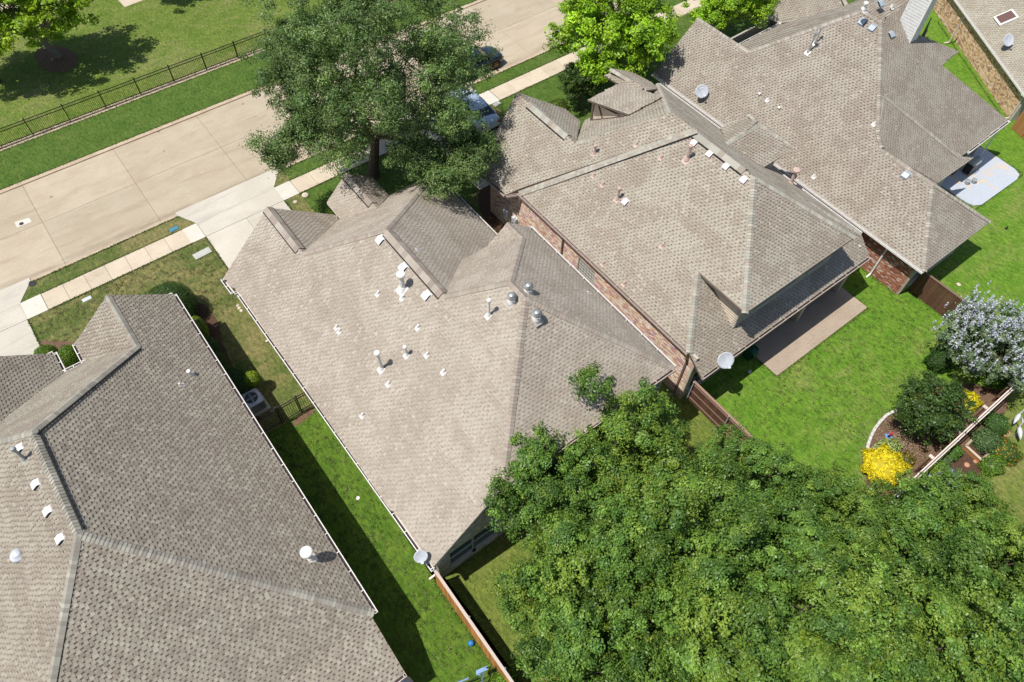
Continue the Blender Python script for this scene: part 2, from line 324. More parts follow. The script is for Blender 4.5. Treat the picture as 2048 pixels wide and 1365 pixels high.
# pavement panels
walk = sheet('sidewalk', rect(-5.2, 34.38, 3.25, 35.7), 0.008, 'mulch')
slabs(walk, [(-5.05 + i * 1.185, 34.37, -5.05 + (i + 1) * 1.185, 35.71) for i in range(7)], 0.03, 'walk_concrete', 0.03)
walk2 = sheet('sidewalk', rect(10.3, 34.38, 19.4, 35.7), 0.008, 'mulch')
slabs(walk2, [(10.35 + i * 1.29, 34.37, 10.35 + (i + 1) * 1.29, 35.71) for i in range(7)], 0.03, 'walk_concrete', 0.03)
walk3 = sheet('sidewalk', rect(26.0, 34.38, 90, 35.7), 0.008, 'mulch')
slabs(walk3, [(26.0 + i * 1.52, 34.37, 26.0 + (i + 1) * 1.52, 35.71) for i in range(32)], 0.03, 'walk_concrete', 0.03)
for a, b_ in ((-6.2, -5.06), (3.22, 4.12), (9.22, 10.34), (24.55, 25.97)):
    b = MB(); b.prism(rect(a + 0.01, 34.36, b_ - 0.01, 35.72), 0, 0.032); tag(b.build('walk_pad', 'new_concrete', bevel=0.006), kind='structure')
def driveway(x0, x1, y0, xm, joints):
    d = sheet('driveway', [(x0, y0), (x1, y0), (x1, 35.68), (x0, 35.68)], 0.008, 'gutter_dark')
    ys = [y0] + joints + [34.36]
    for a, b_ in zip(ys[:-1], ys[1:]): slabs(d, [(x0, a, xm, b_), (xm, a, x1, b_)], 0.03, 'drive_concrete', 0.03)
    b = MB(); b.prism([(x0, 34.375), (x1, 34.375), (x1, 35.68), (x0, 35.68)], 0, 0.03); b.prism([(x0, 35.69), (x1, 35.69), (x1 + 0.98, 37.0), (x0 - 0.68, 37.0)], -0.12, [0.03, 0.03, 0.012, 0.012]); b.prism([(x0 - 0.68, 37.0), (x1 + 0.98, 37.0), (x1 + 0.98, 37.40), (x0 - 0.68, 37.40)], -0.12, [0.012, 0.012, -0.088, -0.088])
    b.build('apron', 'drive_concrete', d)
driveway(4.13, 9.22, 28.9, 6.72, []); driveway(-12.2, -6.2, 28.6, -9.2, [31.4]); driveway(19.6, 24.5, 28.0, 22.0, [31.2])
# path corner in the park
pk = sheet('path', [tuple(at(228, -8)[:2]), tuple(at(250, 15)[:2]), tuple(at(330, -16)[:2]), tuple(at(330, -60)[:2])], 0.02, 'walk_concrete')
sheet('path', [tuple(at(-40, -12)[:2]), tuple(at(-40, 38)[:2]), tuple(at(80, 4)[:2]), tuple(at(60, -12)[:2])], 0.02, 'walk_concrete')
# planting beds and bare soil
def blob(pts, z, mat, name='mulch_bed', px=True, zz=0.0):
    P = [tuple(at(*p, zz)[:2]) if px else p for p in pts]
    out = []
    n = len(P)
    for i in range(n):
        for s in (0, 0.25, 0.5, 0.75):
            p0, p1, p2, p3 = [np.array(P[(i + j) % n]) for j in (-1, 0, 1, 2)]
            q = 0.5 * ((2 * p1) + (-p0 + p2) * s + (2 * p0 - 5 * p1 + 4 * p2 - p3) * s * s + (-p0 + 3 * p1 - 3 * p2 + p3) * s ** 3)
            out.append(tuple(q + rng.normal(0, 0.03, 2)))
    b = MB(); c = np.mean(out, axis=0); n = len(out)
    vs = [(c[0], c[1], z + 0.02)] + [(p[0], p[1], z) for p in out]
    b.add(vs, [(0, 1 + i, 1 + (i + 1) % n) for i in range(n)]); return tag(b.build(name, mat), kind='structure')
blob([(365, 600), (400, 606), (425, 625), (440, 650), (447, 690), (470, 740), (500, 790), (520, 850), (480, 850), (440, 760), (400, 680), (370, 640)], 0.012, 'mulch')
blob([(62, 690), (100, 682), (160, 690), (178, 720), (150, 748), (100, 745), (70, 730)], 0.012, 'mulch_brown')
ring = blob([(70, 108), (95, 92), (130, 95), (155, 112), (150, 135), (118, 146), (85, 138)], 0.012, 'mulch_brown')
blob([(585, 845), (618, 815), (630, 822), (612, 838), (592, 852)], 0.010, 'mulch_brown')
bed = blob([(1802, 818), (1770, 834), (1746, 866), (1734, 905), (1731, 950), (1745, 1010), (1830, 1000), (1900, 930), (2000, 845), (2010, 790), (1950, 770), (1880, 770)], 0.014, 'mulch_brown')
blob([(1840, 985), (1900, 930), (1960, 870), (2000, 860), (2010, 900), (1990, 935), (1940, 960), (1880, 990)], 0.012, 'mulch')
blob([(960, 345), (1000, 340), (1060, 420), (1010, 470), (960, 420)], 0.012, 'mulch')
# brick-edged lawn border of the bed
edge = empty('bed_edging', at(1745, 870), label='curved pale stone edging between the green lawn and the mulch bed', category='edging')
pts = [at(*p) for p in ((1800, 820), (1786, 824), (1772, 832), (1760, 844), (1749, 858), (1741, 874), (1735, 892), (1732, 910), (1733, 928), (1736, 942))]
for a, b_ in zip(pts[:-1], pts[1:]):
    for q in range(2):
        p = a + (b_ - a) * (q / 2); p2 = a + (b_ - a) * ((q + 0.92) / 2); b = MB()
        b.beam(p + (0, 0, 0.045), p2 + (0, 0, 0.045), 0.15, 0.11); b.build('stone', 'stone_edge', edge, bevel=0.02)
# patios
sheet('patio', rect(24.25, 7.4, 31.95, 13.0), 0.05, 'patio_aggregate')
pat = [tuple(p) for p in ((44.0, 8.95), (44.15, 8.45), (44.6, 8.2), (48.6, 8.15), (49.15, 8.3), (49.4, 8.8), (49.55, 11.2), (48.6, 12.6), (44.0, 12.6))]
sheet('patio', pat, 0.09, 'worn_patio_paint', th=0.09)
# manhole set in the road
mp = at(46, 446, -0.1); b = MB(); b.prism([tuple(at(*p, -0.1)[:2]) for p in ((29, 445), (34, 456), (64, 444), (58, 436))], -0.102, -0.092)
tag(b.build('road_patch', 'new_concrete'), kind='structure')
def disc(name, p, r, mat, lbl, cat, z=0.02, n=20, grp=None):
    b = MB(); b.lathe([(r, 0), (r, 0.012), (r * 0.86, 0.016), (r * 0.8, 0.012), (0.02, 0.014)], (p[0], p[1], z - 0.008), n)
    return tag(b.build(name, mat), lbl, cat, grp)
disc('manhole_cover', at(43, 448, -0.1), 0.13, 'lid_black', 'small round iron manhole cover in the pale concrete patch of the road', 'manhole cover', -0.09)
disc('manhole_cover', at(537, 357, -0.05), 0.22, 'lid_black', 'dark round manhole cover at the mouth of the wide driveway', 'manhole cover', 0.0)
disc('water_meter', at(65, 568), 0.21, 'lid_black', 'round black meter lid in the grass strip by the left driveway', 'utility lid')
def boxlid(name, c, sz, rz, mat, lbl, cat):
    b = MB(); b.box((c[0], c[1], 0.02), (sz[0], sz[1], 0.04), rz); b.box((c[0], c[1], 0.045), (sz[0] * 0.75, sz[1] * 0.65, 0.014), rz)
    return tag(b.build(name, mat, bevel=0.012), lbl, cat)
boxlid('utility_hatch', at(348, 459), (0.52, 0.3), 0.1, 'lid_blue', 'blue rectangular utility lid in the grass strip between kerb and sidewalk', 'utility lid')
boxlid('utility_hatch', at(174, 599), (0.5, 0.26), 0.0, 'metal_pale', 'small white utility lid in the dry front lawn below the sidewalk', 'utility lid')
boxlid('utility_hatch', at(994, 209), (0.55, 0.34), 0.0, 'lid_pale', 'pale square utility lid in the lawn right of the silver car', 'utility lid')
c = at(405, 508); b = MB(); b.box((c[0], c[1], 0.03), (1.02, 0.48, 0.06), 0.05); b.box((c[0], c[1], 0.066), (0.86, 0.32, 0.012), 0.05)
tag(b.build('utility_box', 'lid_pale', bevel=0.03), 'weathered concrete utility box set in the lawn beside the wide driveway', 'utility box')
for q, lb in (((611, 392), 'larger pale rock on the lawn by the small round bush'), ((591, 405), 'smaller pale rock on the lawn by the driveway'), ((1917, 570), 'tan stone lying alone on the lawn near the flowering tree')):
    c = at(*q); b = MB(); b.smooth = True; r = 0.24 if q[0] == 611 else 0.15
    b.lathe([(0.02, 0), (r, 0.02), (r * 0.9, r * 0.4), (r * 0.4, r * 0.6), (0.02, r * 0.62)], (c[0], c[1], 0), 7); tag(b.build('rock', 'rock'), lb, 'rock')
for q, lb in (((716, 997), 'small white round lid in the side lawn'),):
    disc('drain_lid', at(*q), 0.09, 'vent_white', lb, 'drain lid', 0.03)
c = at(942, 1287, 0.13); b = MB(); b.smooth = True
b.lathe([(0.13 * math.cos(a), 0.13 * math.sin(a)) for a in np.linspace(-1.5, 1.5, 12)], c, 18); tag(b.build('ball', 'ball_blue'), 'blue ball on the grass beside the cedar fence', 'ball')
for q, lb in (((2012, 458), 'dark sprinkler head standing in the far right lawn'), ((1499, 745), 'small sprinkler head in the lawn left of the patio corner')):
    c = at(*q); b = MB(); b.lathe([(0.09, 0), (0.09, 0.03), (0.04, 0.04), (0.035, 0.13), (0.05, 0.14), (0.05, 0.17), (0.01, 0.18)], (c[0], c[1], 0.0), 10); tag(b.build('sprinkler', 'iron_black' if q[0] > 2000 else 'metal_pale'), lb, 'sprinkler')

# ================================================================== HOUSES
SH_E = 0.143
PAL = {
 'A': dict(tab=[(0.375, 0.35, 0.295), (0.305, 0.27, 0.228), (0.345, 0.315, 0.265), (0.40, 0.375, 0.315)], gap=[(0.34, 0.305, 0.26), (0.36, 0.33, 0.28)], band=(0.13, 0.105, 0.088), cap=[(0.36, 0.35, 0.31), (0.42, 0.41, 0.36), (0.31, 0.29, 0.255)]),
 'B': dict(tab=[(0.455, 0.415, 0.36), (0.385, 0.342, 0.29), (0.42, 0.38, 0.325), (0.485, 0.445, 0.39)], gap=[(0.43, 0.388, 0.333), (0.445, 0.405, 0.35)], band=(0.325, 0.28, 0.235), cap=[(0.42, 0.385, 0.335), (0.39, 0.345, 0.30), (0.36, 0.31, 0.27)]),
 'C': dict(tab=[(0.425, 0.40, 0.34), (0.35, 0.31, 0.26), (0.39, 0.355, 0.30), (0.455, 0.425, 0.365)], gap=[(0.425, 0.385, 0.33), (0.41, 0.37, 0.315)], band=(0.20, 0.172, 0.145), cap=[(0.42, 0.42, 0.37), (0.46, 0.45, 0.40), (0.39, 0.35, 0.30)]),
 'D': dict(tab=[(0.395, 0.37, 0.32), (0.325, 0.285, 0.245), (0.37, 0.335, 0.29), (0.43, 0.40, 0.35)], gap=[(0.385, 0.35, 0.30), (0.37, 0.33, 0.285)], band=(0.17, 0.145, 0.125), cap=[(0.39, 0.37, 0.32), (0.35, 0.31, 0.275), (0.41, 0.39, 0.345)]),
 'E': dict(tab=[(0.45, 0.43, 0.36), (0.40, 0.37, 0.30), (0.42, 0.39, 0.33), (0.47, 0.45, 0.38)], gap=[(0.40, 0.37, 0.31)], band=(0.27, 0.245, 0.205), cap=[(0.44, 0.42, 0.36)]),
}
class House:
    def __init__(s, name, label, origin, pal, fascia):
        s.root = empty(name, origin, label=label, category='house'); s.pal = PAL[pal]; s.fascia = fascia
        s.deck = MB(); s.q = []; s.c = []; s.tabs = []; s.walls = {}; s.caps = []; s.capn = 0
        s.P = {}; s.extra = []; s.extrac = []
    def facet(s, pts, split=False, th=0.15, shingles=True, e=SH_E):
        P = [np.array(p, float) for p in pts]
        n = sum(np.cross(P[i] - P[0], P[i + 1] - P[0]) for i in range(1, len(P) - 1)); n /= np.linalg.norm(n)
        if n[2] < 0: n = -n; P = P[::-1]
        cen = sum(P) / len(P); P = [p - n * ((p - cen) @ n) for p in P]
        m = len(P); dn = [p + v3(0, 0, -th) for p in P]
        s.deck.add(P + dn, [tuple(range(m)), tuple(range(m, 2 * m))[::-1]] + [(i, m + i, m + (i + 1) % m, (i + 1) % m) for i in range(m)])
        if not shingles: return
        u = np.cross((0, 0, 1), n); u /= np.linalg.norm(u); v = np.cross(n, u); o = P[0]
        U = np.array([(p - o) @ u for p in P]); V = np.array([(p - o) @ v for p in P]); vmin, vmax = V.min(), V.max()
        row_j = rng.uniform(-0.035, 0.035, 64); G_ = rng.random((90, 90)); pal = s.pal; tabc = np.array(pal['tab']); gapc = np.array(pal['gap']); band = np.array(pal['band'])
        k = 0; vv = vmin
        def W3(uu, vv_, h): return o + np.multiply.outer(uu, u) + np.multiply.outer(vv_, v) + np.multiply.outer(h, n)
        while vv < vmax - 0.02:
            v0, v1 = vv, min(vv + e, vmax); vm = (v0 + v1) / 2; cr = []
            for i in range(m):
                a, b_ = i, (i + 1) % m
                if (V[a] <= vm) != (V[b_] <= vm):
                    sl_ = (U[b_] - U[a]) / (V[b_] - V[a]); um = U[a] + (vm - V[a]) * sl_
                    d = np.clip(sl_ * (v1 - v0) / 2, -0.3, 0.3); cr.append((um, um - d, um + d))
            cr.sort()
            for (lm, l0, l1), (rm, r0, r1) in zip(cr[::2], cr[1::2]):
                if rm - lm < 0.05: continue
                T_ = 0.235; i0 = int(math.floor(lm / T_)) - 1; ii = np.arange(i0, int(rm / T_) + 3); st_ = ii * T_ + T_ * 0.5 * (k % 2) + row_j[k % 64] + rng.uniform(-0.022, 0.022, len(ii)); wt = rng.uniform(0.118, 0.158, len(ii)) + (rng.random(len(ii)) < 0.10) * rng.uniform(0.04, 0.10, len(ii))
                ed = np.stack([st_, np.minimum(st_ + wt, np.r_[st_[1:], st_[-1] + 1] - 0.05)], 1).ravel()
                a_, b2 = np.clip(ed[:-1], lm, rm), np.clip(ed[1:], lm, rm); ist = (np.arange(len(a_)) % 2 == 0)
                ok = (b2 - a_) > 0.008; a_, b2, ist = a_[ok], b2[ok], ist[ok]
                if len(a_) == 0: continue
                a0, a1, b0, b1 = a_.copy(), a_.copy(), b2.copy(), b2.copy(); a0[0], a1[0] = l0, l1; b0[-1], b1[-1] = r0, r1
                sel = [ist, ~ist]
                for isT in (True, False):
                    S = ist if isT else ~ist; nn = int(S.sum())
                    if nn == 0: continue
                    x0, x1, y0, y1 = a0[S], a1[S], b0[S], b1[S]; z_ = np.zeros(nn)
                    h0, h1 = (0.029, 0.014) if isT else (0.015, 0.003)
                    fr = np.stack([W3(x0, z_ + v0, z_ - 0.002), W3(y0, z_ + v0, z_ - 0.002), W3(y0, z_ + v0, z_ + h0), W3(x0, z_ + v0, z_ + h0)], 1)
                    if isT:
                        def vn(a, b):
                            fa, fb = np.floor(a), np.floor(b); ta, tb = a - fa, b - fb; ta, tb = ta * ta * (3 - 2 * ta), tb * tb * (3 - 2 * tb); ia, ib = fa.astype(int), fb.astype(int)
                            return (G_[ia % 90, ib % 90] * (1 - ta) + G_[(ia + 1) % 90, ib % 90] * ta) * (1 - tb) + (G_[ia % 90, (ib + 1) % 90] * (1 - ta) + G_[(ia + 1) % 90, (ib + 1) % 90] * ta) * tb
                        uu_ = x0 + 50; vv2 = v0 + 50; tone = 0.55 * vn(uu_ / 0.9, np.full(nn, vv2 / 0.7)) + 0.45 * vn(uu_ / 0.45 + 7, np.full(nn, vv2 / 0.30)) + rng.uniform(-0.10, 0.10, nn)
                        tt = np.clip((tone - 0.40) / 0.22, 0, 1)[:, None]; col = (tabc[0] * (1 - tt) + tabc[1] * tt) * rng.uniform(0.95, 1.05, (nn, 1)); hi_ = rng.random(nn) < 0.06; col[hi_] = tabc[3]
                        if split and nn > 2:
                            for j in range(1, nn - 1): s.tabs.append((W3(x0[j], v0, 0.003), u, v, n, y0[j] - x0[j], v1 - v0))
                            keep = np.zeros(nn, bool); keep[0] = keep[-1] = True
                        else: keep = np.ones(nn, bool)
                        top = np.stack([W3(x0, z_ + v0, z_ + h0), W3(y0, z_ + v0, z_ + h0), W3(y1, z_ + v1, z_ + h1), W3(x1, z_ + v1, z_ + h1)], 1)
                        s.q += [top[keep], fr[keep]]; s.c += [col[keep], col[keep] * 0.7]  # front risers coloured darker to paint the shadow line of each course
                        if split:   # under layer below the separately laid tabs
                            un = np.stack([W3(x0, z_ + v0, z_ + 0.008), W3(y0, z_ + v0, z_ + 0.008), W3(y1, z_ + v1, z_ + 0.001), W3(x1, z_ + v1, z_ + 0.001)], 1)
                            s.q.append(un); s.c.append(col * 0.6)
                    else:
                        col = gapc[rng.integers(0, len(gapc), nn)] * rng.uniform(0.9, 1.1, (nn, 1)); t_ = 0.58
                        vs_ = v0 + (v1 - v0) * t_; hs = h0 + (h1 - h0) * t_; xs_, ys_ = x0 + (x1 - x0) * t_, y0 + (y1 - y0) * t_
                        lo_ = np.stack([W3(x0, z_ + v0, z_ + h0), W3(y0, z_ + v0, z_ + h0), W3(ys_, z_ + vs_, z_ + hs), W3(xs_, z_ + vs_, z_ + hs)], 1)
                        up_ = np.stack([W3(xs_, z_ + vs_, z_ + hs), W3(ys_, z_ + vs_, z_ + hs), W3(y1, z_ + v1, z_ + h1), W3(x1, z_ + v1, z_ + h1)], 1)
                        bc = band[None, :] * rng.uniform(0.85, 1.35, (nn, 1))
                        s.q += [lo_, up_, fr]; s.c += [col, bc, col * 0.7]  # riser darkened here too, as part of the painted course shadow
            vv += e; k += 1
    def cap_meshes(s):
        if hasattr(s, 'cm'): return s.cm
        s.cm = {}
        for kind, dr in (('ridge', 0.118), ('hip', 0.082)):
            s.cm[kind] = []
            for ci in range(6):
                c = np.array(s.pal['cap'][ci % len(s.pal['cap'])]) * (0.86 + 0.05 * ci)
                w = 0.155; l = SH_E + 0.03; z0, z1 = 0.066, 0.036; t = 0.012
                q = []
                for sg in (-1, 1):
                    a, b_, cc, d = v3(0, 0, z0), v3(l, 0, z1), v3(l, sg * w, z1 - dr), v3(0, sg * w, z0 - dr)
                    q.append([a, d, cc, b_] if sg < 0 else [a, b_, cc, d])
                    q.append([d, d - (0, 0, t), cc - (0, 0, t), cc] if sg < 0 else [cc, cc - (0, 0, t), d - (0, 0, t), d])
                    q.append([a, a - (0, 0, t + 0.01), d - (0, 0, t + 0.01), d] if sg < 0 else [d, d - (0, 0, t + 0.01), a - (0, 0, t + 0.01), a])
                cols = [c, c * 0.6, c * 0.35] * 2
                me = qmesh_data('ridge_cap', np.array(q), np.array(cols), 'shingle'); s.cm[kind].append(me)
        return s.cm
    def capline(s, p, q, kind='hip', rn=0):
        """overlapping cap shingles from the low end p to the high end q"""
        p, q = np.array(p, float), np.array(q, float); d = q - p; Ln = np.linalg.norm(d); d /= Ln
        sd = np.cross((0, 0, 1), d); sd /= np.linalg.norm(sd); up = np.cross(d, sd); cm = s.cap_meshes()[kind]
        n = int(Ln / SH_E)
        for i in range(n):
            pos = p + d * (i * Ln / n); s.caps.append((pos, d, sd, up, cm[rng.integers(0, 6)]))
    def ridge_vent(s, p, q):
        p, q = np.array(p, float), np.array(q, float); Ln = np.linalg.norm(q - p); d = (q - p) / Ln; sd = np.cross((0, 0, 1), d); sd /= np.linalg.norm(sd)
        b = MB(); m = int(Ln / 0.3); qs = []; cs = []
        for sg in (-1, 1):
            a0, a1 = p + v3(0, 0, 0.075), q + v3(0, 0, 0.075); w = sd * sg * 0.26 - v3(0, 0, 0.185)
            b.add([a0 - (0, 0, .01), a1 - (0, 0, .01), a1 + w * 1.12 - (0, 0, .01), a0 + w * 1.12 - (0, 0, .01), a0 + w * 1.12 - (0, 0, 0.06), a1 + w * 1.12 - (0, 0, 0.06)], [(0, 1, 2, 3), (3, 2, 5, 4), (0, 3, 4), (1, 5, 2)])
            for i in range(m):
                e0, e1 = a0 + d * Ln * i / m, a0 + d * Ln * (i + 1.03) / m; zz = v3(0, 0, 0.016); c = np.array(s.pal['cap'][rng.integers(0, len(s.pal['cap']))]) * rng.uniform(0.86, 1.06)
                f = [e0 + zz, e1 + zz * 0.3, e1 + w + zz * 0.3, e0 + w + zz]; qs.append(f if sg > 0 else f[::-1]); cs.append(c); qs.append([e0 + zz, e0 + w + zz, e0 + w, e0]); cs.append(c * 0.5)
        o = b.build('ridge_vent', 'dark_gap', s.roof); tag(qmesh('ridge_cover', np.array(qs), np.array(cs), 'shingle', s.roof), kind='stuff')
    def finish_roof(s, nsplit=300):
        s.roof = s.deck.build('roof', s.fascia, s.root)
        Q = np.concatenate(s.q); Cc = np.concatenate(s.c)
        def M2(basis, pos): 
            m = Matrix([list(basis[0]) + [0], list(basis[1]) + [0], list(basis[2]) + [0], [0, 0, 0, 1]]).transposed(); m.translation = Vector(pos.tolist()); return m
        Iv = inv(s.root)
        if s.tabs:
            cpos = v3(0, 0, CAM_H); ds = np.array([np.linalg.norm(t_[0] - cpos) for t_ in s.tabs]); order = np.argsort(ds)
            near = set(order[:nsplit].tolist()); var = []
            for ci in range(8):
                c = np.array(s.pal['tab'][ci % 4]) * (0.94 + 0.02 * ci); e = 1.0; th0, th1 = 0.025, 0.011
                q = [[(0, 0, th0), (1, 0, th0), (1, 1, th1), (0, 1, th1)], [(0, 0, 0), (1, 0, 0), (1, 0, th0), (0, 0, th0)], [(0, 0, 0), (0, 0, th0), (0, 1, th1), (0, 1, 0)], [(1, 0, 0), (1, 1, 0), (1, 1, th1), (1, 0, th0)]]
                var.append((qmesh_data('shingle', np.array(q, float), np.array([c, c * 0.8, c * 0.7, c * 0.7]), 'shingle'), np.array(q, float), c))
            for j, (pos, u, v, n, w, h) in enumerate(s.tabs):
                me, q, c = var[rng.integers(0, 8)]
                if j in near:
                    o = bpy.data.objects.new('shingle', me); link(o, s.roof); o.matrix_local = Iv @ M2((u * w, v * h, n), pos)
                else:
                    B = np.stack([u * w, v * h, n]); s_q = q @ B + pos; Q = None if False else Q
                    s.extra.append(s_q); s.extrac.append(np.array([c, c * 0.8, c * 0.7, c * 0.7]) * rng.uniform(0.95, 1.05))
            if s.extra: Q = np.concatenate([Q] + s.extra); Cc = np.concatenate([Cc] + s.extrac)
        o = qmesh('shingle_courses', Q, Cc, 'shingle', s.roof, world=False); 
        o.matrix_local = Iv; tag(o, kind='stuff')
    def finish_caps(s):
        Iv = inv(s.root); cpos = v3(0, 0, CAM_H)
        s.caps.sort(key=lambda c: np.linalg.norm(c[0] - cpos)); rest = MB(); restq = []; restc = []
        for j, (pos, d, sd, up, me) in enumerate(s.caps):
            if j < 300:
                o = bpy.data.objects.new('ridge_cap', me); link(o, s.roof)
                m = Matrix([list(d) + [0], list(sd) + [0], list(up) + [0], [0, 0, 0, 1]]).transposed(); m.translation = Vector(pos.tolist())
                o.matrix_local = Iv @ m
            else:
                n = len(me.polygons); co = np.zeros(12 * n, np.float32); me.vertices.foreach_get('co', co); co = co.reshape(n, 4, 3)
                restq.append(co @ np.stack([d, sd, up]) + pos); cc = np.zeros(4 * n, np.float32); me.attributes['col'].data.foreach_get('color', cc); restc.append(cc.reshape(n, 4)[:, :3])
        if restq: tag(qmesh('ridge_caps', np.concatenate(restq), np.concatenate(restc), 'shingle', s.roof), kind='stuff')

    def gutter(s, p, q, out, mat='gutter_white', w=0.13, h=0.12, straps=True, drop=0.06):
        """open gutter along the eave p-q; out = horizontal outward direction"""
        p, q = np.array(p, float) - (0, 0, drop), np.array(q, float) - (0, 0, drop); out = v3(*out, 0); d = (q - p) / np.linalg.norm(q - p); b = MB(); Z = v3(0, 0, 1)
        def bar(off, z, ww, hh): b.box((p + q) / 2 + out * off + Z * z, (np.linalg.norm(q - p), ww, hh), ax=(d, out, Z))
        b.cur = 0; bar(w + 0.01, 0, 0.035, h); b.cur = 1; bar(w / 2, -h / 2 + 0.02, w, 0.02); b.cur = 0; bar(0.012, -0.005, 0.02, h); bar(w / 2, -h / 2 + 0.0, w, 0.018)
        if straps:
            n = max(2, int(np.linalg.norm(q - p) / 0.95))
            for i in range(n + 1):
                c = p + d * (0.1 + i * (np.linalg.norm(q - p) - 0.2) / n); b.box(c + out * w / 2 + Z * (h / 2 - 0.006), (0.035, w, 0.012), ax=(d, out, Z))
        for e_, sg in ((p, 1), (q, -1)): b.box(e_ + out * w / 2 + d * sg * 0.01, (0.02, w, h), ax=(d, out, Z))
        return b.build('gutter', [mat, 'gutter_dark'], s.root)
    def downspout(s, x, y, z1, out, mat, z0=0.1, dx=0.0):
        b = MB(); o = v3(*out, 0)
        b.beam(v3(x, y, z1) + o * 0.32, v3(x, y, z1 - 0.25) + o * 0.05, 0.09, 0.07, up=out + (0.01,)); b.beam(v3(x, y, z1 - 0.25) + o * 0.05, v3(x, y, z0) + o * 0.05, 0.09, 0.07, up=out + (0.0,)); b.beam(v3(x, y, z0) + o * 0.05, v3(x, y, z0 - 0.05) + o * 0.4, 0.09, 0.07)
        return b.build('downspout', mat, s.root)
    def wall(s, A, B, zt, mat='mortar_tan', openings=(), th=0.14, z0=-0.1, bricks=None, brick_range=None, nm='wall'):
        """wall panel from A to B seen from its right-hand side; zt = (top at A, top at B); openings = (s0, s1, z0, z1)"""
        A, B = np.array(A, float), np.array(B, float); Ln = np.linalg.norm(B - A); d = (B - A) / Ln; nrm = v3(d[1], -d[0], 0); b = MB(); D3 = v3(*d, 0)
        top = lambda q: zt[0] + (zt[1] - zt[0]) * q / Ln
        cuts = sorted({0, Ln, *[x for o in openings for x in (o[0], o[1])]})
        def piece(s0, s1, za0, za1, zb0, zb1):
            P0, P1 = v3(*A, 0) + D3 * s0 - nrm * 0.012, v3(*A, 0) + D3 * s1 - nrm * 0.012; Q0, Q1 = P0 - nrm * th, P1 - nrm * th; Z = v3(0, 0, 1)
            b.add([P0 + Z * za0, P1 + Z * zb0, P1 + Z * zb1, P0 + Z * za1, Q0 + Z * za0, Q1 + Z * zb0, Q1 + Z * zb1, Q0 + Z * za1], [(0, 1, 2, 3), (5, 4, 7, 6), (3, 2, 6, 7), (0, 3, 7, 4), (1, 5, 6, 2), (0, 4, 5, 1)])
        for s0, s1 in zip(cuts[:-1], cuts[1:]):
            op = [o for o in openings if o[0] < (s0 + s1) / 2 < o[1]]
            if not op: piece(s0, s1, z0, top(s0), z0, top(s1))
            else: piece(s0, s1, z0, op[0][2], z0, op[0][2]); piece(s0, s1, op[0][3], top(s0), op[0][3], top(s1))
        w = b.build(nm, mat, s.root)
        if bricks is not None:
            pal, r0, r1, zlo = bricks; pal = np.array(pal); r1 = min(r1, Ln); rows = int((max(zt) - zlo) / 0.075); qs = []; cs = []; bl, bh = 0.198, 0.062
            for r in range(rows):
                z = zlo + r * 0.075; off = 0.105 if r % 2 else 0.0
                ss = np.arange(r0 + off, r1 - bl + 0.02, 0.210); ss = ss[[(z + bh < top(x + bl / 2)) and not any(o[0] - 0.12 < x + bl / 2 < o[1] + 0.12 and o[2] - 0.05 < z + bh / 2 < o[3] + 0.05 for o in openings) for x in ss]] if len(ss) else ss
                if len(ss) == 0: continue
                pr = rng.uniform(0.0, 0.006, len(ss)); Pb = v3(*A, z) + np.multiply.outer(ss, D3) + np.multiply.outer(pr, nrm); l = D3 * bl; hz = v3(0, 0, bh); dp = nrm * -0.02
                qs += [np.stack([Pb, Pb + l, Pb + l + hz, Pb + hz], 1), np.stack([Pb + hz, Pb + hz + l, Pb + hz + l + dp, Pb + hz + dp], 1), np.stack([Pb, Pb + hz, Pb + hz + dp, Pb + dp], 1), np.stack([Pb + l, Pb + l + dp, Pb + l + hz + dp, Pb + l + hz], 1)]
                cc = pal[rng.integers(0, len(pal), len(ss))] * rng.uniform(0.85, 1.15, (len(ss), 1)); cs += [cc] * 4
            tag(qmesh('bricks', np.concatenate(qs), np.concatenate(cs), 'brick', w), kind='stuff')
        return w
    def window(s, A, B, op, frame='window_frame', glassm='glass_dark', mullions=0, rail=True):
        A, B = np.array(A, float), np.array(B, float); Ln = np.linalg.norm(B - A); d = (B - A) / Ln; nrm = v3(d[1], -d[0], 0); D3 = v3(*d, 0); s0, s1, z0, z1 = op
        b = MB(); c = v3(*A, 0) + D3 * (s0 + s1) / 2 - nrm * 0.05; w = s1 - s0; f = 0.055; Z = v3(0, 0, 1)
        for (cs, cz, sw, sh) in ((0, z0 + f / 2, w, f), (0, z1 - f / 2, w, f), (-w / 2 + f / 2, (z0 + z1) / 2, f, z1 - z0), (w / 2 - f / 2, (z0 + z1) / 2, f, z1 - z0)) + (((0, (z0 + z1) / 2, w, f),) if rail else ()) + tuple((-w / 2 + w * (i + 1) / (mullions + 1), (z0 + z1) / 2, f, z1 - z0) for i in range(mullions)):
            b.box(c + D3 * cs + Z * cz, (sw, 0.07, sh), ax=(D3, nrm, Z))
        o = b.build('window', frame, s.root)
        g = MB(); g.box(c - nrm * 0.02 + Z * (z0 + z1) / 2, (w - f, 0.015, z1 - z0 - f), ax=(D3, nrm, Z)); g.build('pane', glassm, o)
        sb = MB(); sb.box(v3(*A, 0) + D3 * (s0 + s1) / 2 + nrm * 0.02 + Z * (z0 - 0.035), (w + 0.1, 0.12, 0.06), ax=(D3, nrm, Z)); sb.build('sill', 'mortar_tan', o)
        return o
def onwall(px, py, ax, val):
    k = 'xy'.index(ax); a = at(px, py, 0); b = at(px, py, 1) - a; return a + b * ((val - a[k]) / b[k])

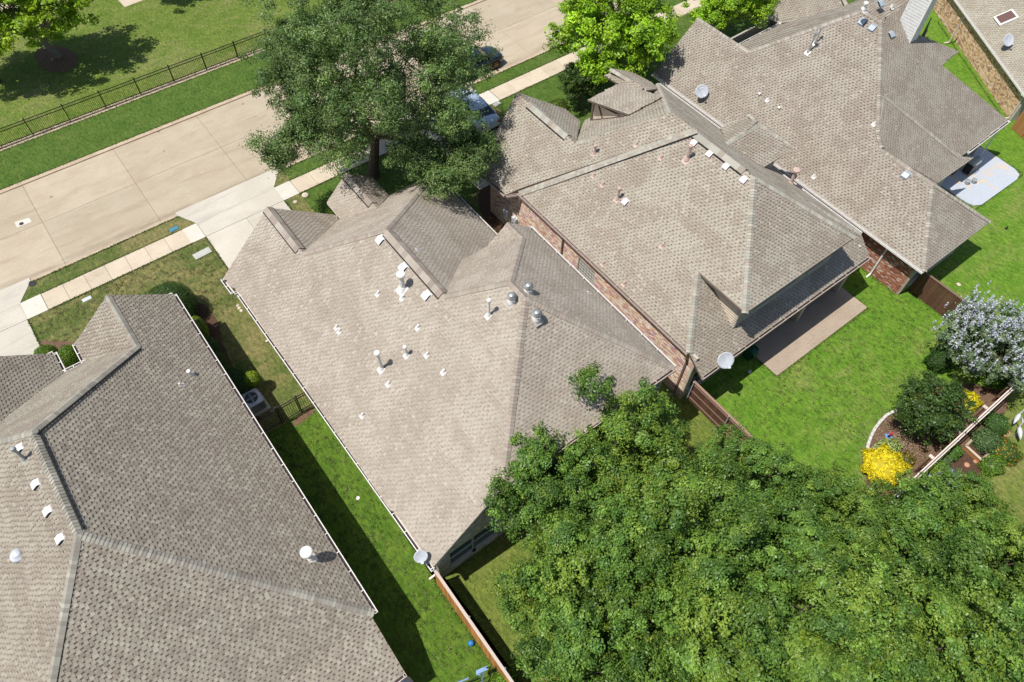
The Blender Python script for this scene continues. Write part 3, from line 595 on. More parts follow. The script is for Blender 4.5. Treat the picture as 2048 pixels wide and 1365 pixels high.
# roof fittings ------------------------------------------------------
def frame_of(ax, slope):
    """in-plane axes of a roof plane z = c + slope*coord(ax): along the courses, up the slope, normal"""
    up = v3(1 if ax == 'x' else 0, 1 if ax == 'y' else 0, slope); sg = np.sign(slope); up = up * sg; up /= np.linalg.norm(up)
    al = v3(0, 1, 0) if ax == 'x' else v3(1, 0, 0); n = np.cross(al, up)
    if n[2] < 0: al = -al; n = -n
    return al, up, n
def flashing(H, p, fr, mat, size=0.36, nm='flashing', parent=None):
    al, up, n = fr; b = MB(); b.box(p + n * 0.026 - up * 0.05, (size, size * 1.1, 0.008), ax=(al, up, n)); return b.build(nm, mat, parent or H.root)
def vent_pipe(H, p, fr, h, r, mat, cap=True, cr=None, lean=0.0):
    b = MB(); n = 10
    b.tube([p - (0, 0, 0.1), p + (lean, 0, h)], r, n); b.lathe([(r * 1.9, -0.02), (r * 1.25, 0.13), (r * 1.02, 0.16)], p + (0, 0, 0.02), 12)
    o = b.build('vent_pipe', mat, H.root)
    flashing(H, p, fr, mat, max(0.22, r * 4.4), parent=o)
    if cap:
        cr = cr or r * 1.7; c = MB(); c.smooth = False; c.lathe([(r * 1.0, -0.10), (cr, -0.05), (cr * 1.05, 0.0), (cr * 1.05, 0.05), (cr * 0.9, 0.085), (0.01, 0.11)], p + (lean, 0, h), 16); c.build('cap', mat, o)
    else:
        c = MB(); c.lathe([(r * 0.7, 0.0), (r * 0.7, 0.004), (0.005, 0.004)], p + (lean, 0, h - 0.001), 10); c.build('opening', 'dark_gap', o)
    return o
def box_vent(H, p, fr, mat, w=0.42):
    al, up, n = fr; b = MB(); L_, h = w, 0.15; prof = [(-L_ * 0.5, 0.045), (-L_ * 0.5, h * 0.85), (-L_ * 0.42, h), (L_ * 0.22, h), (L_ * 0.5, 0.035)]
    vs = [p + up * a + n * z + al * sg * w * 0.44 for sg in (-1, 1) for a, z in prof]; m = len(prof)
    b.add(vs, [tuple(range(m)), tuple(range(m, 2 * m))[::-1]] + [(i, m + i, m + (i + 1) % m, (i + 1) % m) for i in range(m)])
    o = b.build('box_vent', mat, H.root, bevel=0.012); f = MB(); f.box(p + n * 0.027, (w * 1.02, w * 1.12, 0.008), ax=(al, up, n)); f.build('flashing', mat, o)
    g = MB(); 
    for sg in (-1, 1): g.box(p + al * sg * (w * 0.44 + 0.003) + n * h * 0.42 - up * 0.02, (0.006, L_ * 0.86, h * 0.62), ax=(al, up, n))  # dark panels paint the shade on the vent's sides
    g.box(p + n * 0.034 , (w * 0.92, L_ * 1.0, 0.006), ax=(al, up, n)); g.build('louvre', 'dark_gap', o); return o
def turbine(H, p, fr):
    b = MB(); b.smooth = True; b.lathe([(0.20, -0.2), (0.185, 0.02), (0.17, 0.18), (0.15, 0.2)], p, 20); o = b.build('turbine_vent', 'vent_white', H.root); flashing(H, p, fr, 'base_shingle_tone', 0.44, parent=o)
    q = p + v3(0, 0, 0.20); c = MB(); c.lathe([(0.10, 0.015), (0.135, 0.12), (0.10, 0.27)], q, 16); c.build('drum', 'dark_gap', o)
    f = MB()
    for i in range(20):
        a = i / 20 * 2 * math.pi; P_ = []
        for t_ in np.linspace(0, 1, 7):
            ph = -0.62 + t_ * (1.45); rr_ = 0.215 * math.cos(ph * 0.98); zz = 0.155 + 0.15 * math.sin(ph); aa = a + t_ * 0.35
            P_.append((rr_, zz, aa))
        vs = []; 
        for (rr_, zz, aa) in P_:
            vs += [q + (rr_ * math.cos(aa), rr_ * math.sin(aa), zz), q + (rr_ * 0.93 * math.cos(aa + 0.24), rr_ * 0.93 * math.sin(aa + 0.24), zz)]
        f.add(vs, [(2 * k_, 2 * k_ + 1, 2 * k_ + 3, 2 * k_ + 2) for k_ in range(6)])
    f.build('fins', 'metal_galv', o); t2 = MB(); t2.smooth = True; t2.lathe([(0.15, 0.262), (0.10, 0.295), (0.03, 0.315), (0.005, 0.318)], q, 20); t2.build('dome', 'metal_galv', o); return o
def dish(name, pivot, base, face, r, label, grp=None, arm=True, txt=False):
    """satellite dish: reflector with its face along `face`, mast to the base point"""
    t = empty(name, base, label=label, category='satellite dish', group=grp); f = np.array(face, float); f /= np.linalg.norm(f); X = np.cross((0, 0, 1), f); X /= np.linalg.norm(X); Y = np.cross(f, X)
    b = MB(); b.smooth = True; rings = []; nr, na = 6, 28
    vs = []; 
    for k_, dz in ((0, 0), (1, -0.02)):
        for i in range(nr + 1):
            q = i / nr
            for a in np.linspace(0, 2 * math.pi, na, endpoint=False): vs.append(pivot + X * (r * q * math.cos(a)) + Y * (r * 0.93 * q * math.sin(a)) + f * (0.16 * r * q * q + dz))
    fs = []
    S0 = (nr + 1) * na
    for i in range(nr):
        for k_ in range(na):
            a, b_, c, d = i * na + k_, i * na + (k_ + 1) % na, (i + 1) * na + (k_ + 1) % na, (i + 1) * na + k_
            fs += [(a, b_, c, d), (S0 + d, S0 + c, S0 + b_, S0 + a)]
    for k_ in range(na): a, b_ = nr * na + k_, nr * na + (k_ + 1) % na; fs.append((a, b_, S0 + b_, S0 + a))
    b.add(vs, fs); b.build('reflector', 'dish_grey', t)
    m_ = MB(); m_.tube([base, base + (0, 0, 0.03), pivot - f * 0.1 - (0, 0, 0.12), pivot - f * 0.03], 0.022, 8); m_.box(base + (0, 0, 0.01), (0.16, 0.12, 0.02)); m_.build('mast', 'metal_grey', t)
    if arm:
        a = MB(); lo = pivot - Y * r * 0.9 + f * 0.12 * r; hd = pivot - Y * r * 0.75 + f * r * 0.85; a.beam(pivot - Y * r * 0.3 - f * 0.04, lo - f * 0.03, 0.04, 0.03); a.beam(lo - f * 0.03, hd, 0.04, 0.03); a.build('feed_arm', 'metal_pale', t)
        l = MB(); l.beam(hd - Y * 0.02, hd + Y * 0.10 - f * 0.06, 0.12, 0.06); l.build('receiver', 'metal_pale', t, bevel=0.01)
    if txt:
        l = MB()   # pale maker's lettering strip at the top of the reflector (too small to read in the photograph)
        for i in range(5):
            u_ = (-0.30 + i * 0.13) * r; l.box(pivot + X * (u_ + 0.03) + Y * r * 0.45 + f * (0.045 * r + 0.012), (0.09 * r, 0.13 * r, 0.004), ax=(X, Y, f))
        l.build('lettering', 'siding_white', t)
    return t

BR_C = [(0.74, 0.50, 0.40), (0.80, 0.66, 0.50), (0.62, 0.36, 0.31), (0.52, 0.30, 0.36), (0.86, 0.78, 0.66), (0.74, 0.54, 0.32), (0.84, 0.70, 0.46), (0.68, 0.38, 0.28), (0.84, 0.72, 0.62)]
BR_D = [(0.34, 0.12, 0.07), (0.44, 0.18, 0.11), (0.26, 0.10, 0.07), (0.38, 0.15, 0.09), (0.60, 0.50, 0.42), (0.48, 0.24, 0.15)]
BR_E = [(0.66, 0.43, 0.24), (0.72, 0.50, 0.30), (0.58, 0.35, 0.19), (0.76, 0.60, 0.44), (0.34, 0.21, 0.14), (0.68, 0.46, 0.27)]
BR_B = [(0.46, 0.43, 0.37), (0.36, 0.34, 0.30), (0.56, 0.53, 0.46), (0.42, 0.37, 0.30)]
# ------------------------------------------------------------------ house A, lower left of the photograph
A = House('house', 'large brown-shingled house filling the lower left corner, with round topiary bushes before it', (-6, 16, 0), 'A', 'fascia_cream')
zx = lambda x: 3.74 - 0.75 * x
p0, p1, p2 = (-1.81, 28.3, 5.10), (0.74, 28.36, 3.19), (0.74, 8.80, 3.19)
p3, p4, p5 = (-6.08, 15.56, 8.30), (-6.08, 20.42, 8.30), (-1.78, 24.67, 5.08)
w2, w3, w1 = (-4.2, 26.87, 3.27), (-5.22, 26.87, 3.27), (-4.2, 28.2, 3.27)
L0, LR, LF = (-5.22, 28.2, 3.31), (-8.95, 22.95, 6.11), (-8.95, 28.2, 6.11)
A.facet([p0, p1, p2, p3, p4, p5], split=True); A.facet([p0, p5, w2, w1]); A.facet([p5, p4, LR, w3, w2]); A.facet([L0, LF, LR, w3])
A.facet([p3, p4, LR, LF, (-12.6, 28.2, 3.38), (-12.6, 8.8, 3.38)]); A.facet([p3, (-12.6, 8.8, 3.30), p2], split=True)
A.facet([(0.6, 8.79, 3.17), (0.56, 6.45, 2.24), (-12.6, 6.45, 2.24), (-12.6, 8.79, 3.17)], split=True)
A.finish_roof(300)
A.capline(p2, p3); A.capline(p5, p4); A.capline((-12.6, 8.8, 3.36), p3); A.capline(LR, p4); A.capline(p0, p5, 'ridge'); A.capline(LF, LR, 'ridge'); A.capline(p3, p4, 'ridge')
A.finish_caps()
d_ = MB(); d_.beam(v3(*p5) + (0.10, -0.20, 0.0), v3(*p4) + (0.12, -0.22, 0.02), 0.05, 0.05); d_.beam(v3(*p4) + (0.2, 0, -0.06), v3(*p3) + (0.2, 0.1, -0.06), 0.04, 0.04); d_.build('cap_edge', 'dark_gap', A.root)
A.gutter((0.74, 28.3, 3.19), (0.74, 8.75, 3.19), (1, 0), 'gutter_white'); A.gutter((0.56, 6.45, 2.24), (-12.6, 6.45, 2.24), (0, -1), 'gutter_brown')
A.gutter((0.74, 28.36, 3.19), (0.35, 28.36, 3.19), (0, 1), 'gutter_white', straps=False); A.gutter(w1, w2, (-1, 0), 'gutter_white'); A.gutter(w2, w3, (0, 1), 'gutter_white'); A.gutter(w3, L0, (1, 0), 'gutter_white'); A.gutter(L0, (-5.9, 28.2, 3.31), (0, 1), 'gutter_white', straps=False)
A.wall((0.3, 28.0), (0.3, 9.2), (2.9, 2.9)); A.wall((0.3, 9.2), (0.3, 9.2 - 0.01), (2.9, 2.9)) if False else None
A.wall((-12.2, 9.2), (0.3, 9.2), (2.9, 2.9)); A.wall((0.3, 28.0), (-3.8, 28.0), (2.9, 2.9)); A.wall((-3.8, 28.0), (-3.8, 26.5), (2.9, 2.9)); A.wall((-3.8, 26.5), (-5.6, 26.5), (2.9, 2.9)); A.wall((-5.6, 26.5), (-5.6, 27.9), (2.9, 2.9)); A.wall((-5.6, 27.9), (-12.2, 27.9), (2.9, 2.9)); A.wall((-12.2, 28), (-12.2, 9.2), (2.9, 2.9))
b = MB()
for a_, b_, pk_ in ((-3.8, 0.3, -1.81), (-12.2, -5.6, -8.95)):
    zp = 4.85 if pk_ > -5 else 5.9
    b.add([(a_, 28.0, 2.9), (b_, 28.0, 2.9), (pk_, 28.0, zp), (a_, 27.86, 2.9), (b_, 27.86, 2.9), (pk_, 27.86, zp)], [(0, 2, 1), (3, 4, 5), (0, 3, 5, 2), (1, 2, 5, 4)])
b.build('gable_wall', 'siding_cream', A.root)
for x_ in (0.2, -6.0, -12.2): b = MB(); b.box((x_, 6.75, 1.0), (0.2, 0.2, 2.1)); b.build('porch_post', 'siding_cream', A.root)
FA = frame_of('x', -0.75); FAl = frame_of('x', 0.75)
def onA(px, py): return onp(px, py, 'x', -0.75, 3.74)
def onAl(px, py): return onp(px, py, 'x', 0.75, 12.83)
vent_pipe(A, onA(621, 1118), FA, 0.78, 0.085, 'vent_white', cr=0.24)
vent_pipe(A, onAl(51, 919), FAl, 0.85, 0.055, 'metal_grey', cr=0.095)
vent_pipe(A, onA(381, 749), FA, 0.22, 0.05, 'vent_white', cr=0.10); vent_pipe(A, onA(361, 771), FA, 0.12, 0.04, 'vent_pale_pink', cap=False)
for q in ((42, 898), (75, 969), (99, 1023), (124, 1078)): box_vent(A, onAl(*q), FAl, 'siding_white', 0.34)
pdm = onAl(37, 1111); b = MB(); b.smooth = True; b.lathe([(0.27, -0.12), (0.27, 0.06), (0.25, 0.10), (0.17, 0.12), (0.16, 0.16), (0.12, 0.20), (0.01, 0.22)], pdm, 24); b.build('dome_vent', 'metal_pale', A.root)
ac = empty('air_conditioner', (1.32, 22.1, 0), 0.06, label='grey square air conditioner with round fan grille beside the large brown-roofed house', category='air conditioner')
b = MB(); b.box((1.32, 22.1, 0.04), (1.15, 1.15, 0.08)); b.build('pad', 'drive_concrete', ac)
b = MB(); b.box((1.32, 22.1, 0.44), (0.92, 0.92, 0.70), 0.06); b.build('cabinet', 'metal_grey', ac, bevel=0.05)
b = MB()
for i in range(11):
    for sg in (-1, 1):
        q = (i - 5) * 0.078; b.box((1.32 + q, 22.1 + sg * 0.465, 0.44), (0.02, 0.02, 0.60), 0.06); b.box((1.32 + sg * 0.465, 22.1 + q, 0.44), (0.02, 0.02, 0.60), 0.06)
b.build('louvres', 'dark_gap', ac)
b = MB(); n_ = 28; vs = []
for a in range(n_):
    an = 2 * math.pi * a / n_ + 0.05; cx_, sx_ = math.cos(an), math.sin(an); k_ = 0.47 / max(abs(cx_), abs(sx_)); k_ = min(k_, 0.60)
    vs += [(1.32 + k_ * cx_, 22.1 + k_ * sx_, 0.80), (1.32 + 0.33 * cx_, 22.1 + 0.33 * sx_, 0.85), (1.32 + k_ * cx_, 22.1 + k_ * sx_, 0.76)]
b.add(vs, [(3 * a, 3 * ((a + 1) % n_), 3 * ((a + 1) % n_) + 1, 3 * a + 1) for a in range(n_)] + [(3 * a + 2, 3 * ((a + 1) % n_) + 2, 3 * ((a + 1) % n_), 3 * a) for a in range(n_)]); b.build('top_cover', 'metal_pale', ac)
b = MB(); b.lathe([(0.33, 0), (0.33, 0.01), (0.01, 0.01)], (1.32, 22.1, 0.80), 24); b.build('fan_well', 'dark_gap', ac)
b = MB(); b.lathe([(0.07, 0), (0.07, 0.03), (0.01, 0.035)], (1.32, 22.1, 0.82), 12)
for i in range(4): an = i * 1.57; b.box((1.32 + 0.16 * math.cos(an), 22.1 + 0.16 * math.sin(an), 0.83), (0.26, 0.10, 0.012), an)
b.build('fan', 'metal_grey', ac)
b = MB()
for i in range(1, 7):
    r_ = 0.33 * i / 6; b.tube([(1.32 + r_ * math.cos(a), 22.1 + r_ * math.sin(a), 0.855) for a in np.linspace(0, 2 * math.pi, 21)], 0.004, 4, False)
for i in range(6): an = i * math.pi / 6; b.beam((1.32 - 0.33 * math.cos(an), 22.1 - 0.33 * math.sin(an), 0.86), (1.32 + 0.33 * math.cos(an), 22.1 + 0.33 * math.sin(an), 0.86), 0.008, 0.006)
b.build('grille', 'metal_grey', ac)

# ------------------------------------------------------------------ house B, centre of the photograph
B = House('house', 'central house with pale tan roof, three round turbine vents and a cedar fence behind', (10, 18, 0), 'B', 'fascia_cream')
zL = lambda x: 0.34 + 0.75 * x
gp, gr, ge0, ge1 = (6.79, 28.75, 5.43), (6.79, 24.92, 5.43), (10.17, 28.2, 2.90), (10.17, 28.72, 2.90)
top, t2, ap1, ap = (9.97, 21.8, 7.82), (9.97, 17.01, 7.82), (11.97, 15.01, 9.32), (11.97, 13.95, 9.32)
hR, rb, rt, gf, gt, P4, P5 = (7.22, 9.12, 5.75), (16.63, 9.12, 5.82), (16.63, 19.5, 5.82), (15.37, 19.65, 6.76), (15.37, 18.42, 6.76), (14.12, 19.65, 5.83), (12.6, 19.65, 5.84)
cFF = (16.54, 28.2, 2.90)
B.facet([(3.27, 28.2, 2.79), gp, gr, top, t2, ap1, ap, hR, (3.58, 8.95, 3.02), (3.45, 26.94, 2.93)])
B.facet([gp, gr, ge0, ge1]); eg0, eg1 = (11.80, 29.85, 4.24), (11.80, 26.5, 4.24)
B.facet([gr, ge0, (10.25, 28.2, 2.9), eg1, (13.36, 28.2, 2.9), cFF, top])
B.facet([eg0, eg1, (10.25, 28.0, 3.06), (10.25, 29.64, 3.06)]); B.facet([eg0, eg1, (13.36, 28.1, 3.06), (13.36, 29.84, 3.06)])
B.facet([top, t2, P5, (16.54, 19.7, 2.90), cFF]); B.facet([ap1, gt, P4, P5, t2]); B.facet([gf, gt, P4])
B.facet([ap1, ap, rb, rt, gf, gt]); B.facet([ap, rb, hR])
B.finish_roof()
B.capline(gr, top); B.capline(cFF, top); B.capline(t2, ap1); B.capline(gt, ap1); B.capline(hR, ap); B.capline(rb, ap); B.capline(ap1, ap, 'ridge'); B.capline(gf, gt, 'ridge')
B.ridge_vent(v3(*top) + (0, -0.1, 0), v3(*t2) + (0, 0.15, 0)); B.ridge_vent(gp, v3(*gr) + (0, 0.35, 0)); B.ridge_vent(eg0, v3(*eg1) + (0, 0.5, 0)); B.finish_caps()
GW = 'gutter_white'
B.gutter((3.49, 26.6, 2.95), (3.60, 8.85, 3.02), (-1, 0), GW); B.gutter((3.27, 28.2, 2.80), (3.30, 27.0, 2.80), (-1, 0), GW); B.gutter((3.30, 27.0, 2.82), (3.5, 27.0, 2.82), (0, -1), GW, straps=False)
B.gutter((16.63, 19.5, 5.82), (16.63, 9.12, 5.82), (1, 0), GW); B.gutter((7.3, 9.12, 5.80), (16.63, 9.12, 5.82), (0, -1), 'gutter_brown'); B.gutter((16.54, 28.2, 2.90), (16.54, 19.8, 2.90), (1, 0), GW)
b = MB(); b.beam((3.50, 26.9, 2.84), (3.62, 8.9, 2.93), 0.05, 0.18); b.beam((3.27, 28.2, 2.70), (3.33, 27.0, 2.70), 0.04, 0.18); b.build('fascia', 'fascia_cream', B.root)
op = []; RW = 9.22
for (a_, b_) in (((898, 1130), (930, 1085)), ((944, 1100), (1001, 1052))):
    q0, q1 = onwall(*a_, 'y', RW), onwall(*b_, 'y', RW); op.append((q0[0] - 3.93 + 0.05, q0[0] - 3.93 + 1.35, 0.75, 2.35))
B.wall((3.93, RW), (7.2, RW), (3.10, 5.5), 'mortar_grey', op, bricks=(BR_B, 0, 3.27, 0.02)); B.wall((7.2, RW), (16.3, RW), (5.5, 5.5), 'mortar_grey')
for o_ in op: B.window((3.93, RW), (7.2, RW), o_, 'window_frame', 'glass_teal')
B.wall((3.93, 28.0), (3.93, RW), (2.95, 2.95)); B.wall((16.3, RW), (16.3, 19.5), (5.6, 5.6)); B.wall((16.3, 19.4), (12.7, 19.4), (5.6, 5.6), 'siding_cream', z0=2.5); B.wall((16.1, 19.4), (16.1, 27.8), (2.8, 2.8)); B.wall((16.1, 27.8), (3.93, 27.8), (2.75, 2.75)); B.wall((14.12, 19.6), (16.5, 19.6), (5.7, 5.7), 'siding_cream', z0=5.0) if False else None
b = MB()
for pk_, x0_, x1_, y_, zp, zb in ((6.79, 3.93, 9.9, 28.35, 5.1, 2.7), (11.8, 10.5, 13.1, 29.4, 4.0, 2.9)): b.add([(x0_, y_, zb), (x1_, y_, zb), (pk_, y_, zp), (x0_, y_ - 0.12, zb), (x1_, y_ - 0.12, zb), (pk_, y_ - 0.12, zp), (x0_, y_, 0), (x1_, y_, 0), (x0_, y_ - 0.12, 0), (x1_, y_ - 0.12, 0)], [(0, 2, 1), (3, 4, 5), (0, 3, 5, 2), (1, 2, 5, 4), (0, 1, 7, 6), (3, 8, 9, 4), (0, 6, 8, 3), (1, 4, 9, 7)])
b.build('gable_wall', 'siding_cream', B.root)
b = MB(); b.add([(12.7, 19.6, 5.6), (16.4, 19.6, 5.6), (16.4, 19.6, 2.6), (12.7, 19.6, 4.9)], [(0, 1, 2, 3)])
B.downspout(3.93, 25.35, 2.75, (-1, 0), 'fascia_cream'); B.downspout(3.93, 9.5, 2.75, (-1, 0), 'fascia_cream'); B.downspout(10.4, 27.9, 2.75, (0, 1), 'spout_brown')
b = MB(); q = onwall(514, 633, 'x', 3.85); b.tube([v3(3.86, q[1] + 0.3, 2.2), v3(3.84, q[1], 0.2), v3(3.6, q[1] - 0.1, 0.08)], 0.045, 8); b.build('drain_pipe', 'iron_black', B.root)
q = onwall(559, 715, 'x', 3.86); b = MB(); b.box((3.80, q[1], 1.25), (0.18, 0.34, 0.5)); b.box((3.86, q[1] - 0.35, 0.6), (0.07, 0.06, 1.2)); b.build('utility_box', 'metal_pale', B.root, bevel=0.01)
FL, FR_, FB, FMf = frame_of('x', 0.75), frame_of('x', -0.75), frame_of('y', 0.75), frame_of('x', -0.75)
onB = lambda x, y: onp(x, y, 'x', 0.75, 0.34)
vent_pipe(B, onB(764, 738), FL, 1.30, 0.075, 'vent_white', cr=0.135, lean=-0.06); vent_pipe(B, onB(814.5, 710), FL, 0.62, 0.06, 'vent_white', cr=0.09, lean=-0.05); vent_pipe(B, onB(978, 631), FL, 0.98, 0.06, 'vent_white', cr=0.10); vent_pipe(B, onB(806, 578), FL, 0.98, 0.11, 'vent_white', cr=0.20)
for q in ((757, 588), (806, 596), (674, 655), (680, 663), (837, 655), (855, 710), (888, 744), (778, 768), (726, 831)): vent_pipe(B, onB(*q), FL, 0.16, 0.045, 'vent_white', cap=False)
for q in ((762, 481), (808, 536), (854, 592)): box_vent(B, onB(*q), FL, 'siding_white', 0.40)
vent_pipe(B, onp(834, 501, 'x', -0.75, 15.30), FR_, 0.2, 0.04, 'vent_white', cap=False); vent_pipe(B, onp(1177, 586, 'x', -0.75, 18.29), FR_, 0.18, 0.035, 'vent_white', cap=False)
turbine(B, onB(1023, 604), FL); turbine(B, onp(1056, 584, 'x', -0.75, 18.29), FR_); turbine(B, onp(1073, 638, 'y', 0.75, -1.0), FB)

# ------------------------------------------------------------------ house C, two storeys, right of centre
C = House('house', 'two-storey house with long pink and cream brick side wall and a tan patio behind', (25.5, 17, 0), 'C', 'fascia_brown')
q3, q4, b2 = (25.49, 13.55, 8.81), (25.49, 17.55, 8.81), (25.49, 19.25, 8.81)
k1, n2, q1, q2 = (18.98, 9.92, 3.92), (18.98, 23.2, 3.92), (21.45, 12.35, 5.78), (21.45, 9.30, 5.78)
e3, e4, q5, q6 = (32.1, 9.92, 3.87), (32.1, 25.8, 3.87), (29.55, 9.30, 5.78), (29.55, 12.35, 5.78)
C.facet([n2, k1, q1, q2, q3, (25.49, 17.45, 8.81)])
g1, b1, gv, gv2 = (22.10, 27.68, 6.44), (22.10, 22.4, 6.44), (25.92, 26.15, 3.60), (25.92, 27.6, 3.60)
C.facet([(18.40, 23.7, 3.69), (18.30, 26.3, 3.62), g1, b1, (25.45, 19.2, 8.97), (25.45, 17.6, 8.97), (19.2, 23.1, 4.29)])
C.facet([b1, b2, e4, (25.92, 25.8, 3.87)]); C.facet([g1, b1, gv, gv2]); C.facet([q3, q2, q5]); C.facet([q3, q5, q6, e3, e4, b2])
C.facet([k1, (19.0, 8.86, 3.05), (32.0, 8.86, 3.05), e3, (29.55, 12.30, 5.74), q1])
# front shed over the entry, right front gable, side dormer
sA, sB, sC, sD = at(1175, 204, 5.95), onp(1257, 232.5, 'y', -0.75, 23.26), at(1325, 195, 6.5), at(1240, 168, 5.9)
C.facet([sA + (0, 0, 0.1), sB + (0, 0, 0.1), sC + (0, 0, 0.0), sD + (0, 0, 0.1)], th=0.1)
rg, rr2 = at(1222, 138, 5.4), at(1293, 181, 6.0); C.facet([rg, rr2, sD + (0.0, -1.2, 0.15), at(1213, 157, 4.6)], th=0.1); C.facet([rg, rr2, at(1316, 178, 4.8), at(1304, 168, 4.2), at(1262, 143, 4.3)], th=0.1)
D1, D2, D3_, D4 = v3(28.75, 17.6, 6.38), v3(31.47, 17.70, 6.42), v3(32.67, 15.77, 5.44), v3(30.06, 15.70, 5.42)
D5, D6 = v3(32.66, 19.15, 5.5), at(1443, 260, 3.95)
C.facet([D1, D2, D3_, D4], th=0.1); C.facet([D1, D2, D5, D6], th=0.1)
C.finish_roof()
C.capline(v3(18.95, 23.25, 3.95), v3(25.45, 17.6, 9.0)); C.capline(v3(18.95, 23.1, 3.93), v3(25.45, 17.45, 8.98)); C.capline(b1, b2); C.capline(e4, b2); C.capline(k1, q1); C.capline(q2, q3); C.capline(q5, q3); C.capline(e3, q6); C.capline(b2, q4, 'ridge')
C.capline(D2, D1, 'ridge'); C.capline(D3_, D2); C.capline(D5, D2); C.capline(rg, rr2, 'ridge')
C.ridge_vent(v3(*q4) + (0, -0.1, 0), v3(*q3) + (0, 0.6, 0)); C.ridge_vent(v3(*g1) + (0, -1.2, 0), v3(*b1) + (0, 0.7, 0)); C.finish_caps()
GB = 'gutter_brown'
C.gutter(n2, k1, (-1, 0), GB); C.gutter((18.36, 26.3, 3.62), (18.42, 23.7, 3.68), (-1, 0), GB); C.gutter((18.42, 23.7, 3.68), (18.9, 23.3, 3.86), (-0.6, -0.8), GB, straps=False)
C.gutter((19.0, 8.86, 3.05), (32.0, 8.86, 3.05), (0, -1), GB); C.gutter(e3, e4, (1, 0), GW)
# side brick wall with glass block window
WX = 19.08; gb0, gb1 = onwall(1155, 545, 'x', 19.33), onwall(1181, 552, 'x', 19.33)
WY0 = 26.1; gbs = [WY0 - onwall(1155, 536, 'x', WX)[1], WY0 - onwall(1186, 566, 'x', WX)[1]]
gop = (min(gbs), max(gbs), 2.0, 3.1)
C.wall((WX, WY0), (WX, 9.46), (3.80, 3.80), 'mortar_tan', [gop], bricks=(BR_C, 0, 30, 0.3))
b = MB(); g = MB(); nb = max(3, int(round((gop[1] - gop[0]) / 0.2)))
for i in range(nb):
    for j in range(5):
        s_ = gop[0] + (i + 0.5) * (gop[1] - gop[0]) / nb; z_ = gop[2] + (j + 0.5) * (gop[3] - gop[2]) / 5; g.box((WX + 0.07, WY0 - s_, z_), (0.05, (gop[1] - gop[0]) / nb - 0.05, 0.17))
b.box((WX + 0.10, WY0 - (gop[0] + gop[1]) / 2, (gop[2] + gop[3]) / 2), (0.05, gop[1] - gop[0], gop[3] - gop[2])); o = b.build('glass_block_window', 'new_concrete', C.root); g.build('glass_blocks', 'window_frame', o, bevel=0.01)
cop = [(q_, q_ + 1.05, 0.75, 2.2) for q_ in (0.35, 1.75, 3.15)]
C.wall((WX, 9.46), (24.0, 9.46), (2.95, 2.95), 'mortar_tan', cop, bricks=([(0.42, 0.36, 0.28), (0.36, 0.30, 0.23), (0.48, 0.42, 0.34)], 0, 4.7, 0.02))
for o_ in cop: C.window((WX, 9.46), (24.0, 9.46), o_, 'frame_brown', 'glass_dark')
C.wall((24.0, 9.46), (24.0, 12.9), (2.95, 2.95)); C.wall((24.0, 12.9), (31.7, 12.9), (2.95, 2.95)); C.wall((31.7, 9.4), (31.7, 25.4), (3.6, 3.6)); C.wall((31.7, 25.4), (WX, 26.1), (3.5, 3.5), 'siding_cream')
for x_ in (27.9, 31.5): b = MB(); b.box((x_, 9.3, 1.45), (0.3, 0.3, 2.9)); b.build('porch_post', 'mortar_tan', C.root)
uop = [(1.45, 2.75, 0, 0), (3.1, 4.4, 0, 0), (5.3, 6.5, 0, 0)]
ua, ub = (21.85, 9.72), (29.15, 9.72); zc_ = lambda y: -3.87 + 0.79 * y
uo = [(o_[0], o_[1], 4.35, 5.25) for o_ in uop]
C.wall(ua, ub, (5.68, 5.68), 'siding_grey', uo, z0=3.6, nm='upper_wall')
for o_ in uo: C.window(ua, ub, o_, 'siding_grey', 'glass_dark', rail=False)
C.wall((21.85, 12.6), ua, (5.98, 5.98), 'siding_cream', z0=3.6, nm='upper_wall'); C.wall(ub, (29.15, 12.6), (5.98, 5.98), 'siding_grey', z0=3.6, nm='upper_wall')
b = MB()
for i in range(12): z_ = 3.9 + i * 0.16; b.box((21.835, 11.15, z_), (0.02, 2.9, 0.012)); b.box((25.5, 9.705, z_), (7.3, 0.02, 0.010)) if z_ < 4.3 or z_ > 5.3 else None
b.build('siding_laps', 'siding_cream', C.root)
b = MB(); b.add([(q2[0] + 0.02, 12.3, 5.70), (q2[0] + 0.02, 9.32, 5.70), (21.85, 9.32, 5.66), (21.85, 12.3, 5.66), (29.5, 9.32, 5.70), (29.5, 9.75, 5.66), (21.85, 9.75, 5.66), (29.15, 9.75, 5.66)], [(0, 1, 2, 3), (1, 4, 5, 6)]); b.build('soffit', 'siding_grey', C.root)
b = MB(); x_ = 25.86
b.add([(x_, 25.19, 4.3), (x_, 25.19, 5.82), (x_, 22.3, 6.42), (x_, 22.3, 6.3), (x_ + .1, 25.19, 4.3), (x_ + .1, 25.19, 5.82), (x_ + .1, 22.3, 6.42), (x_ + .1, 22.3, 6.3)], [(0, 3, 2, 1), (4, 5, 6, 7), (0, 1, 5, 4)]); o = b.build('side_gable', 'siding_cream', C.root)
b = MB(); b.beam((x_ - 0.03, 25.15, 4.3), (x_ - 0.03, 25.15, 5.75), 0.05, 0.16, up=(0, 1, 0)); b.beam((x_ - 0.03, 25.1, 4.45), (x_ - 0.03, 22.6, 6.32), 0.05, 0.15, up=(1, 0, 0)); b.beam((x_ - 0.03, 25.1, 5.72), (x_ - 0.03, 22.6, 6.25), 0.05, 0.12, up=(1, 0, 0)); b.beam((x_ - 0.03, 24.7, 5.75), (x_ - 0.03, 24.2, 5.0), 0.05, 0.08, up=(1, 0, 0)); b.build('trim', 'trim_brown', C.root)
